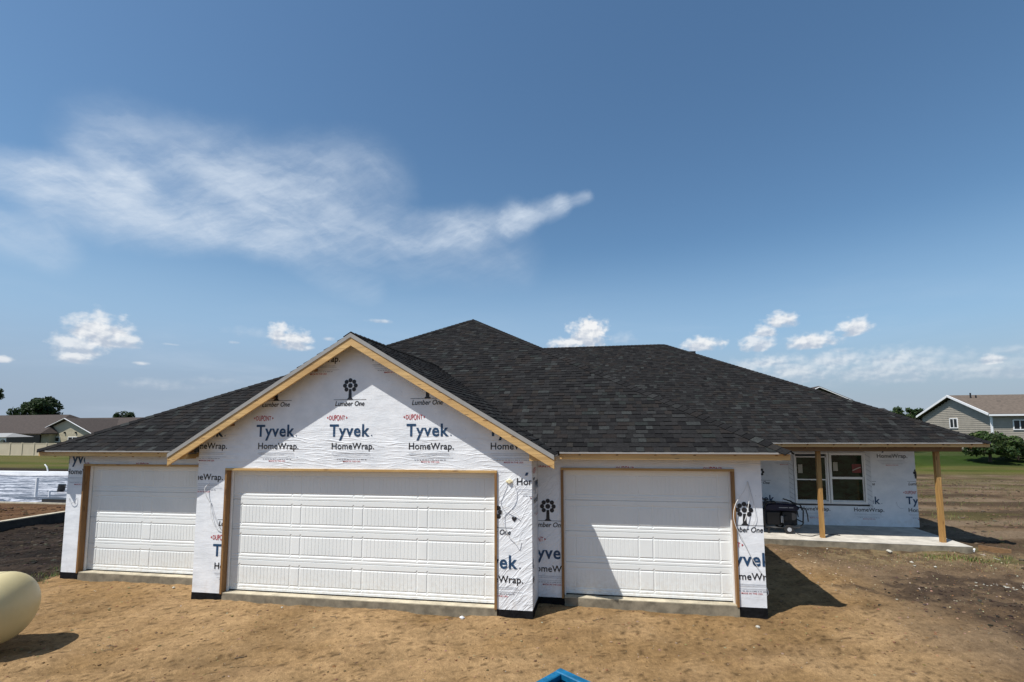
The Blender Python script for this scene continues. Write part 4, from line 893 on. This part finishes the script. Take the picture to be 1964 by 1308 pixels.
# weathered board, dark cloth by the porch end
b = B(); b.obox((9.95, 5.60, -.07), (10.42, 5.30, -.09), .04, .14); tag(b.build('board', M['plank'], loc=(10.1, 5.5, -.2)), 'weathered board lying on edge beyond the porch slab', 'board')
b = B(); b.obox((9.72, 5.25, -.13), (9.80, 4.75, -.14), .02, .015); tag(b.build('lath', M['lime'], loc=(9.75, 5.0, -.13)), 'thin pale lath on the ground off the porch corner', 'lath')
b = B(); b.tube([(9.72, 5.42, -.13), (9.76, 5.43, -.05)], .022, 8); tag(b.build('pipe_stub', M['cable_w'], loc=(9.77, 5.29, -.13)), 'short white pipe stub at the porch slab corner', 'pipe')
for pts, lb in (([(-3.1, -1.6), (-2.9, -1.55)], 0), ([(2.3, -1.2), (2.55, -1.3)], 0)): pass
tw = random.Random(8)
b = B()
for k in range(34):
    x, y = tw.uniform(-7, 8), tw.uniform(-3.5, 3.5)
    if y > -.1 and -6.2 < x < .1 or y > .5 and x < 3.8: continue
    a_ = tw.uniform(0, 6.28); L_ = tw.uniform(.06, .22); z = gz(x, y) + .008
    b.tube([(x, y, z), (x + L_ * .5 * math.cos(a_), y + L_ * .5 * math.sin(a_), z + .012), (x + L_ * math.cos(a_ + .3), y + L_ * math.sin(a_ + .3), gz(x + L_ * math.cos(a_ + .3), y + L_ * math.sin(a_ + .3)) + .006)], .004, 5)
tag(b.build('twigs', M['bark']), 'dry twigs and straws scattered on the sand', 'twigs', kind='stuff')

# weeds
def blades(name, label, spots, col, hmin, hmax, per=26, spread=.14, seed=1):
    rr = random.Random(seed); b = B()
    for x, y in spots:
        for k in range(per):
            px, py = x + rr.gauss(0, spread), y + rr.gauss(0, spread); z = None
            hh = rr.uniform(hmin, hmax); a_ = rr.uniform(0, 6.28); l = hh * rr.uniform(.2, .8); wd = rr.uniform(.004, .009)
            z = -.17 if x < 9.7 and x > -10 else -.26 if x < 0 else -.2
            z = gz_cache(px, py)
            dx, dy = math.cos(a_), math.sin(a_); c_ = tuple(v * rr.uniform(.7, 1.4) for v in rr.choice(col))
            b.add([(px - dy * wd, py + dx * wd, z), (px + dy * wd, py - dx * wd, z), (px + dx * l, py + dy * l, z + hh)], [(0, 1, 2)], c_)
    o = b.build(name, LEAFM); return tag(o, label, 'grass', kind='stuff')
_gc = {}
def gz_cache(x, y):
    k = (round(x * 8), round(y * 8))
    if k not in _gc: _gc[k] = gz(x, y) - .01
    return _gc[k]
def leaf_mat():
    mt, n, b = new_mat('leaves'); a = n.node('ShaderNodeAttribute', attribute_name='Col').outputs['Color']
    n.inp(b, 'Base Color', a); n.inp(b, 'Roughness', .65); n.inp(b, 'Specular IOR Level', .3)
    tr = n.node('ShaderNodeBsdfTranslucent'); n.inp(tr, 'Color', a); mx = n.node('ShaderNodeMixShader'); n.inp(mx, 0, .25)
    n.t.links.new(b.outputs[0], mx.inputs[1]); n.t.links.new(tr.outputs[0], mx.inputs[2]); n.t.links.new(mx.outputs[0], n.t.nodes['Material Output'].inputs[0]); return mt
LEAFM = leaf_mat()
rs = random.Random(15)
sp1 = [(rs.uniform(-11.2, -9.95), rs.uniform(.3, 2.8)) for _ in range(22)]
blades('weeds', 'weeds and straw along the left foundation corner', sp1, [(.09, .12, .03), (.2, .17, .07)], .04, .13, 26, .12, 2)
sp2 = [(rs.gauss(9.0, .5), rs.gauss(4.75, .16)) for _ in range(26)]
blades('weeds', 'green weeds on the ground below the porch corner', sp2, [(.10, .15, .03), (.25, .2, .08)], .03, .09, 30, .12, 3)
sp3 = [(rs.uniform(10.5, 25), rs.uniform(5, 24)) for _ in range(300)]
blades('weeds', 'sparse weeds over the bare field to the right', sp3, [(.12, .14, .04), (.2, .17, .08)], .04, .12, 16, .3, 4)
sp4 = [(rs.uniform(5.6, 10.2), rs.uniform(3.9, 5.2)) for _ in range(90)]
blades('straw', 'dry straw strip before the porch slab', sp4, [(.24, .18, .09), (.18, .13, .06)], .015, .05, 22, .12, 5)

# ---------------------------------------------------------------- neighbouring slab under plastic, left
sl = thing('foundation_slab', 'neighbouring house slab covered in white and grey plastic sheet', 'slab', (-35, 15, -.3))
def plastic_mat():
    mt, n, b = new_mat('plastic_sheet'); p = pos(n)
    d = n.v('ADD', p, n.v('SCALE', n.v('SUBTRACT', n.noise(p, .8, 3, out='Color'), (.5, .5, .5)), scale=1.0))
    f = n.noise(n.mapv(d, (.35, 2.9, 1)), 1.0, 6, .7, .3); f2 = n.noise(n.mapv(p, (.12, .3, 1)), 1.0, 3)
    c = n.mix(n.ramp(f, .44, .60), (.035, .038, .05, 1), (.55, .55, .58, 1)); c = n.mix(n.ramp(f2, .45, .62, 0, .65), c, (.22, .22, .26, 1))
    n.inp(b, 'Base Color', c); n.inp(b, 'Roughness', .3)
    bn = n.node('ShaderNodeBump'); n.inp(bn, 'Strength', .9); n.inp(bn, 'Distance', .12); n.inp(bn, 'Height', f); n.inp(b, 'Normal', bn.outputs[0]); return mt
b = B(); b.prism([(-90, 8.9, -.45), (-13.9, 9.9, -.45), (-13.9, 20, -.45), (-90, 20, -.45)], (0, 0, .15)); b.build('slab', M['porch'], sl)
xs = np.arange(-88, -14, .35); ys = np.arange(9.95, 19.9, .3); GX2, GY2 = np.meshgrid(xs, ys)
HZ = -.285 + fbm(GX2 * .5, GY2 * 2.2, 4, 7) * .11; HZ[0, :] = -.29
b = B(); vs = [(GX2[j, i], GY2[j, i] , HZ[j, i]) for j in range(len(ys)) for i in range(len(xs))]; k = len(xs)
b.add(vs, [(j * k + i, j * k + i + 1, (j + 1) * k + i + 1, (j + 1) * k + i) for j in range(len(ys) - 1) for i in range(k - 1)]); b.build('plastic_sheet', plastic_mat(), sl, smooth=True)
b = B(); b.box(-90, -13.9, 19.9, 20.25, -.5, .02); b.build('rim_board', M['white'], sl)
b = B(); b.prism([(-90, 8.85, -.5), (-13.9, 9.85, -.5), (-13.9, 9.93, -.5), (-90, 8.93, -.5)], (0, 0, .22)); b.build('rim_board', M['conc'], sl)
for x, y, h_, r_, lb in ((-25.15, 11.0, .95, .055, 'tall white pipe standing on the plastic covered slab'), (-24.4, 11.0, .36, .04, 'short white pipe standing on the plastic covered slab')):
    b = B(); b.tube([(x, y, -.3), (x + .02, y, -.3 + h_)], r_, 12); tag(b.build('pipe', M['white'], loc=(x, y, -.3)), lb, 'pipe')
cable([(-37.2, 20.1, -.25), (-37.15, 20.1, .0), (-37.25, 20.1, .3), (-37.45, 20.1, .5)], .04, 'cable_w', 'white bent conduit rising at the far rim of the neighbouring slab')
rl = thing('sheet_roll', 'white and black roll leaning on the slab behind the left corner of the house', 'roll', (-26.2, 13.2, -.3))
b = B(); b.tube([(-26.15, 13.2, -.25), (-25.95, 13.2, .42)], .12, 12); b.build('white_roll', M['white'], rl); b = B(); b.tube([(-26.45, 13.0, -.3), (-26.38, 13.0, .10)], .15, 12); b.build('black_roll', M['blackp'], rl)
b = B(); b.box(-23.4, -21.9, 10.0, 10.45, -.3, -.16); tag(b.build('folded_tarp', M['blackp'], loc=(-22.7, 10.2, -.3)), 'black folded sheet at the near edge of the neighbouring slab', 'tarp')
b = B(); b.box(-19.4, -19.2, -14, 9.3, -.9, -.27); tag(b.build('footing_wall', plain('shaded_concrete', (.04, .037, .032), .9, .4, 4), loc=(-19.3, 0, -.9)), 'low concrete footing with pale top running beside the dark soil', 'footing')  # shade on the footing's side is put into its dark concrete colour
fw_ = bpy.data.objects['footing_wall']
b = B(); b.box(-19.42, -19.18, -14, 9.3, -.269, -.235); b.build('top_edge', M['conc'], fw_)

# ---------------------------------------------------------------- fence, left
fe = thing('fence', 'long beige vinyl privacy fence in front of the brown roofed houses', 'fence', (-75, 42, -.2))
k = 0
for i in range(14):
    x0 = -90.2 + i * 1.86; yy = 42
    b = B(); b.box(x0 - .07, x0 + .07, yy - .07, yy + .07, -.35, 1.50 - .012 * i); b.build('fence_post', M['vinyl'], fe)
    b = B(); b.box(x0 + .0705, x0 + 1.7895, yy - .02, yy + .02, -.18, 1.36 - .012 * i); pn = b.build('fence_panel', M['vinyl'], fe)
    b = B(); b.box(x0 + .0705, x0 + 1.7895, yy - .045, yy + .045, 1.361 - .012 * i, 1.44 - .012 * i); b.box(x0 + .0705, x0 + 1.7895, yy - .045, yy + .045, -.26, -.181); b.build('fence_rail', M['vinyl'], pn)

# ---------------------------------------------------------------- far houses
def gable_roof(b, x0, x1, y0, y1, ze, zr, along='x', hip0=0, hip1=0):
    if along == 'x':
        ym = (y0 + y1) / 2; A = [(x0, y0, ze), (x1, y0, ze), (x1 - hip1, ym, zr), (x0 + hip0, ym, zr)]; Bq = [(x1, y1, ze), (x0, y1, ze), (x0 + hip0, ym, zr), (x1 - hip1, ym, zr)]
        polys = [A, Bq]
        if hip1: polys.append([(x1, y0, ze), (x1, y1, ze), (x1 - hip1, ym, zr)])
        if hip0: polys.append([(x0, y1, ze), (x0, y0, ze), (x0 + hip0, ym, zr)])
    for p in polys: b.prism(p, (0, 0, .12))
def far_window(par, x0, x1, z0, z1, y=None, face='y', panes=2, mat='white'):
    fr = .09; b = B()
    if face == 'y':
        mk = lambda a, c, d, e_, t0, t1: b.box(a, c, y - t1, y - t0, d, e_)
    else:
        mk = lambda a, c, d, e_, t0, t1: b.box(min(y + t0 * face, y + t1 * face), max(y + t0 * face, y + t1 * face), a, c, d, e_)
    mk(x0, x1, z0, z0 + fr, 0, .06); mk(x0, x1, z1 - fr, z1, 0, .06); mk(x0, x0 + fr, z0 + fr, z1 - fr, 0, .06); mk(x1 - fr, x1, z0 + fr, z1 - fr, 0, .06)
    xm = (x0 + x1) / 2; mk(xm - .04, xm + .04, z0 + fr, z1 - fr, 0, .06); f = b.build('window', M[mat], par)
    for a, c in ((x0 + fr, xm - .04), (xm + .04, x1 - fr)):
        b = B(); mk(a, c, z0 + fr, z1 - fr, .0, .03); b.build('pane', M['dark'], f)
def lap_siding(b, pts_fn, z0, z1, step=.19):
    z = z0
    while z < z1 - .01: pts_fn(b, z, min(z + step - .015, z1)); z += step
# left house with a gable end towards the yard
hb = thing('house', 'beige sided house with white trimmed gable behind the fence on the left', 'house', (-83, 58, -.2))
GX0, GX1, zE, zP, YF = -88.9, -77.6, 2.45, 4.78, 55.0; xm = (GX0 + GX1) / 2 + .3
b = B(); b.prism([(GX0 + .9, YF + .5, -.2), (GX1 - .9, YF + .5, -.2), (GX1 - .9, YF + .5, zE + .25), (xm, YF + .5, zP - .15), (GX0 + .9, YF + .5, zE + .25)], (0, 11, 0)); b.build('wall', M['siding'], hb)
b = B()
for z in np.arange(-.1, 4.3, .2):
    t_ = 1.0 if z < zE + .1 else max(0, ((zP - .3) - z) / (zP - .15 - zE - .25))
    xa_, xb_ = xm - (xm - GX0 - .9) * t_, xm + (GX1 - .9 - xm) * t_
    if xb_ - xa_ > .3: b.add([(xa_, YF + .46, z), (xb_, YF + .46, z), (xb_, YF + .485, z + .19), (xa_, YF + .485, z + .19)], [(0, 1, 2, 3)])
o = b.build('siding_boards', M['siding'], hb); o['kind'] = 'stuff'
b = B(); b.prism([(GX0, YF, zE - .1), (xm, YF, zP), (xm, YF + 12, zP), (GX0, YF + 12, zE - .1)], (0, 0, .1)); b.prism([(GX1, YF, zE - .1), (xm, YF, zP), (xm, YF + 12, zP), (GX1, YF + 12, zE - .1)], (0, 0, .1)); b.build('roof', M['rooff'], hb)
for xx in (GX0, GX1): b = B(); b.obox((xx, YF - .02, zE - .1), (xm, YF - .02, zP + .02), .06, .2, (0, -1, 0)); b.build('rake_board', M['white'], hb)
far_window(hb, -85.9, -84.2, 1.1, 1.9, YF + .45, 'y'); far_window(hb, -82.6, -80.9, 1.1, 1.9, YF + .45, 'y')
for x in (-83.3, -81.2): b = B(); b.box(x - .08, x + .08, YF + .3, YF + .46, 2.4, 2.7); b.build('wall_lamp', M['blackp'], hb)
hc = thing('house', 'long low house with a brown hipped roof behind the gazebo at the left edge', 'house', (-102, 58, -.2))
b = B(); gable_roof(b, -128, -84.5, 53, 66, 2.35, 5.45, hip1=3.5); b.build('roof', M['rooff'], hc)
b = B(); b.box(-127, -85, 54.5, 64.5, -.2, 2.34); b.build('wall', M['siding'], hc)
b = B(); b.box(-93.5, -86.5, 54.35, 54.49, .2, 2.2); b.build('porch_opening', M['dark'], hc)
hd_ = thing('house', 'brown roofed house half hidden behind the beige gable, left', 'house', (-85, 66, -.2))
b = B(); gable_roof(b, -93, -66, 59, 69, 2.6, 5.0, hip1=4); b.build('roof', M['rooff'], hd_); b = B(); b.box(-92, -67, 60, 68, -.2, 2.59); b.build('wall', M['siding'], hd_)
# gazebo
gzb = thing('gazebo', 'pale gazebo with arched openings behind the fence', 'gazebo', (-87, 49, -.2))
b = B(); b.add([(-92, 47.5, 1.98), (-82.8, 47.5, 1.98), (-82.8, 51, 1.98), (-92, 51, 1.98), (-91, 49.2, 2.55), (-84, 49.2, 2.55)], [(0, 1, 5, 4), (1, 2, 5), (2, 3, 4, 5), (3, 0, 4), (3, 2, 1, 0)]); b.build('roof', M['drip'], gzb)
for i in range(6):
    xa = -91.2 + i * 1.35; b = B(); b.box(xa, xa + .12, 47.8, 47.92, -.3, 1.97); b.build('post', M['stop'], gzb)
    b = B()
    n_ = 8; vs = []
    for q_ in range(n_ + 1):
        t = math.pi * q_ / n_; vs.append((xa + .735 - .6 * math.cos(t), 47.86, 1.15 + .5 * math.sin(t)))
    for q_ in range(n_ + 1): vs.append((vs[q_][0], 47.86, 1.97))
    b.add(vs, [(q_, q_ + 1, q_ + n_ + 2, q_ + n_ + 1) for q_ in range(n_)]); b.build('arch', M['stop'], gzb)
# right two storey house
hr = thing('house', 'two storey taupe sided house with white trim on the right', 'house', (45, 50, 0))
Y0, Y1, zE, zP, XF = 45.0, 55.8, 3.95, 6.08, 38.0; ym = (Y0 + Y1) / 2
b = B(); b.prism([(XF + .4, Y0 + .4, -.4), (XF + .4, Y1 - .4, -.4), (XF + .4, Y1 - .4, zE), (XF + .4, ym, zP - .25), (XF + .4, Y0 + .4, zE)], (26, 0, 0)); b.build('wall', M['sidingr'], hr)
b = B()
for z in np.arange(-.3, 5.7, .2):
    half = ym - Y0 - .4 if z < zE - .1 else ((zP - .35) - z) / (zP - .25 - zE) * (ym - Y0 - .4)
    if half > .15: b.add([(XF + .36, ym - half, z), (XF + .36, ym + half, z), (XF + .385, ym + half, z + .19), (XF + .385, ym - half, z + .19)], [(0, 3, 2, 1)])
    if z < zE - .1: b.add([(XF + .4, Y0 + .36, z), (XF + 26, Y0 + .36, z), (XF + 26, Y0 + .385, z + .19), (XF + .4, Y0 + .385, z + .19)], [(0, 1, 2, 3)])
o = b.build('siding_boards', M['sidingr'], hr); o['kind'] = 'stuff'
b = B(); b.prism([(XF, Y0, zE), (XF, ym, zP), (XF + 27, ym, zP), (XF + 27, Y0, zE)], (0, 0, .1)); b.prism([(XF, Y1, zE), (XF, ym, zP), (XF + 27, ym, zP), (XF + 27, Y1, zE)], (0, 0, .1)); rf = b.build('roof', M['roofr'], hr)
for a_, c_ in (((XF - .03, Y0, zE + .02), (XF - .03, ym, zP + .02)), ((XF - .03, Y1, zE + .02), (XF - .03, ym, zP + .02))): b = B(); b.obox(a_, c_, .06, .22); b.build('rake_board', M['white'], hr)
b = B(); b.box(XF, XF + 27, Y0 - .12, Y0 + .0, zE - .14, zE + .03); b.build('gutter', M['white'], hr)
b = B(); b.box(XF + .3, XF + .48, Y0 + .28, Y0 + .35, -.3, zE); b.build('corner_trim', M['white'], hr)
for x, z, h_ in ((39.6, 5.6, .75), (40.1, 5.5, .6)): b = B(); b.tube([(x, ym - .9, z), (x, ym - .9, z + h_)], .07, 8); b.build('vent_pipe', M['blackp'], rf)
b = B(); b.box(41.2, 41.6, ym - 2.0, ym - 1.6, 5.2, 5.42); b.build('roof_vent', M['blackp'], rf)
far_window(hr, 49.7, 50.9, 2.62, 3.70, XF + .36, -1)
far_window(hr, 40.2, 41.4, 2.45, 3.45, Y0 + .36, 'y'); far_window(hr, 39.75, 41.2, .35, 1.35, Y0 + .36, 'y')
# gable peeping over the roof, and the dark hip beside it
hq = thing('house', 'distant house whose white edged gable peeps over the dark roof', 'house', (24, 48, 0))
b = B(); b.prism([(20.6, 45.4, -.3), (25.6, 45.4, -.3), (25.6, 45.4, 5.6), (23.0, 45.4, 6.75), (20.6, 45.4, 5.6)], (0, 9, 0)); b.build('wall', M['sidingr'], hq)
b = B(); b.prism([(20.2, 45, 5.55), (23.0, 45, 6.88), (23.0, 54.5, 6.88), (20.2, 54.5, 5.55)], (0, 0, .14)); b.prism([(26.1, 45, 5.42), (23.0, 45, 6.88), (23.0, 54.5, 6.88), (26.1, 54.5, 5.42)], (0, 0, .14)); b.build('roof', M['rooff'], hq)
for xx, zz in ((20.2, 5.55), (26.1, 5.42)): b = B(); b.obox((xx, 44.97, zz), (23.0, 44.97, 6.9), .06, .2, (0, -1, 0)); b.build('rake_board', M['white'], hq)
b = B(); b.add([(25.6, 43.6, 2.7), (31.2, 43.6, 2.7), (31.2, 49, 2.7), (25.6, 49, 2.7), (25.7, 46, 4.72), (29.4, 46, 4.72)], [(0, 1, 5, 4), (1, 2, 5), (2, 3, 4, 5), (3, 0, 4), (3, 2, 1, 0)]); b.build('side_roof', M['deck'], hq)
b = B(); b.box(26.0, 30.4, 44.2, 48.6, -.3, 2.69); b.build('side_wall', M['sidingr'], hq)
# ---------------------------------------------------------------- trees
def tree(name, label, x, y, zg, zc, rx, rz, n, lsz, cols, seed, trunk_r=.2, group=None, cat='tree'):
    rr = random.Random(seed); t = thing(name, label, cat, (x, y, zg), group)
    b = B(); b.tube([(x, y, zg - .1), (x + .05, y, (zg + zc) / 2), (x, y, zc)], [trunk_r, trunk_r * .7, trunk_r * .3], 8)
    for k in range(7):
        a_ = k * .9 + rr.random(); b.tube([(x, y, zg + (zc - zg) * (.45 + .05 * k)), (x + rx * .6 * math.cos(a_), y + rx * .6 * math.sin(a_), zc + rz * rr.uniform(-.2, .6))], [trunk_r * .4, .02], 5)
    b.build('trunk', M['bark'], t)
    cl = []
    for k in range(26):
        a_ = rr.uniform(0, 6.28); e_ = rr.uniform(-.5, 1.0); q = rr.uniform(.45, .98)
        cl.append((x + rx * q * math.cos(a_) * math.sqrt(max(0, 1 - (e_ * .8) ** 2)), y + rx * q * math.sin(a_) * math.sqrt(max(0, 1 - (e_ * .8) ** 2)), zc + rz * e_ * q, rr.uniform(.22, .42) * rx, rr.uniform(.7, 1.3)))
    b = B()
    for k in range(n):
        cxx, cyy, czz, cr_, br = rr.choice(cl)
        d = Vector((rr.gauss(0, 1), rr.gauss(0, 1), rr.gauss(0, 1))).normalized() * cr_ * rr.uniform(.55, 1.08)
        p = Vector((cxx, cyy, czz)) + Vector((d.x, d.y, d.z * .75)); nn = (d.normalized() + Vector((rr.gauss(0, .6), rr.gauss(0, .6), rr.gauss(0, .6)))).normalized()
        u = nn.orthogonal().normalized(); v = nn.cross(u); a_ = rr.uniform(0, 6.28); uu = u * math.cos(a_) + v * math.sin(a_); vv_ = nn.cross(uu); s_ = lsz * rr.uniform(.6, 1.3)
        c_ = tuple(q * br * rr.uniform(.8, 1.2) for q in rr.choice(cols))
        b.add([p - uu * s_, p + vv_ * s_ * .5, p + uu * s_, p - vv_ * s_ * .5], [(0, 1, 2, 3)], c_)
    b.build('crown', LEAFM, t); return t
GR = [(.022, .042, .012), (.032, .056, .015), (.016, .03, .010)]; GL = [(.035, .062, .014), (.055, .09, .022), (.022, .042, .010)]
tree('tree', 'round dark tree rising behind the brown roof at the left', -116.2, 75, -.3, 7.1, 3.7, 2.6, 6500, .30, GR, 3, .35)
tree('tree', 'small dark treetop over the roof line left of the hip', -95.3, 75, -.3, 5.0, 2.1, 1.4, 2000, .22, GR, 5, .2)
tree('tree', 'tree at the left frame edge, only twigs showing', -131.9, 75, -.3, 10.2, 3.2, 2.4, 3000, .3, GR, 6, .3)
tree('tree', 'small treetop behind the roof next to the distant gable', 44.4, 70, -.3, 4.2, 1.7, 1.6, 1800, .2, GL, 7, .2)
tree('tree', 'dark treetop just left of the taupe house gable', 47.6, 72, -.3, 4.4, 1.5, 1.3, 1400, .2, GR, 8, .2)
tree('tree', 'bushy green tree standing in front of the taupe house', 31.5, 36, .0, 1.3, 1.75, 1.1, 7500, .13, GL, 9, .13)
tree('shrub', 'low spreading shrub right of the bushy tree', 33.9, 36.6, .1, .75, 1.5, .7, 4200, .12, GR, 10, .08, cat='shrub')
tree('shrub', 'dark low shrub seen between the wrapped wall and the porch post', 25.0, 35.5, .1, .45, .7, .4, 1500, .1, GR, 11, .05, cat='shrub')
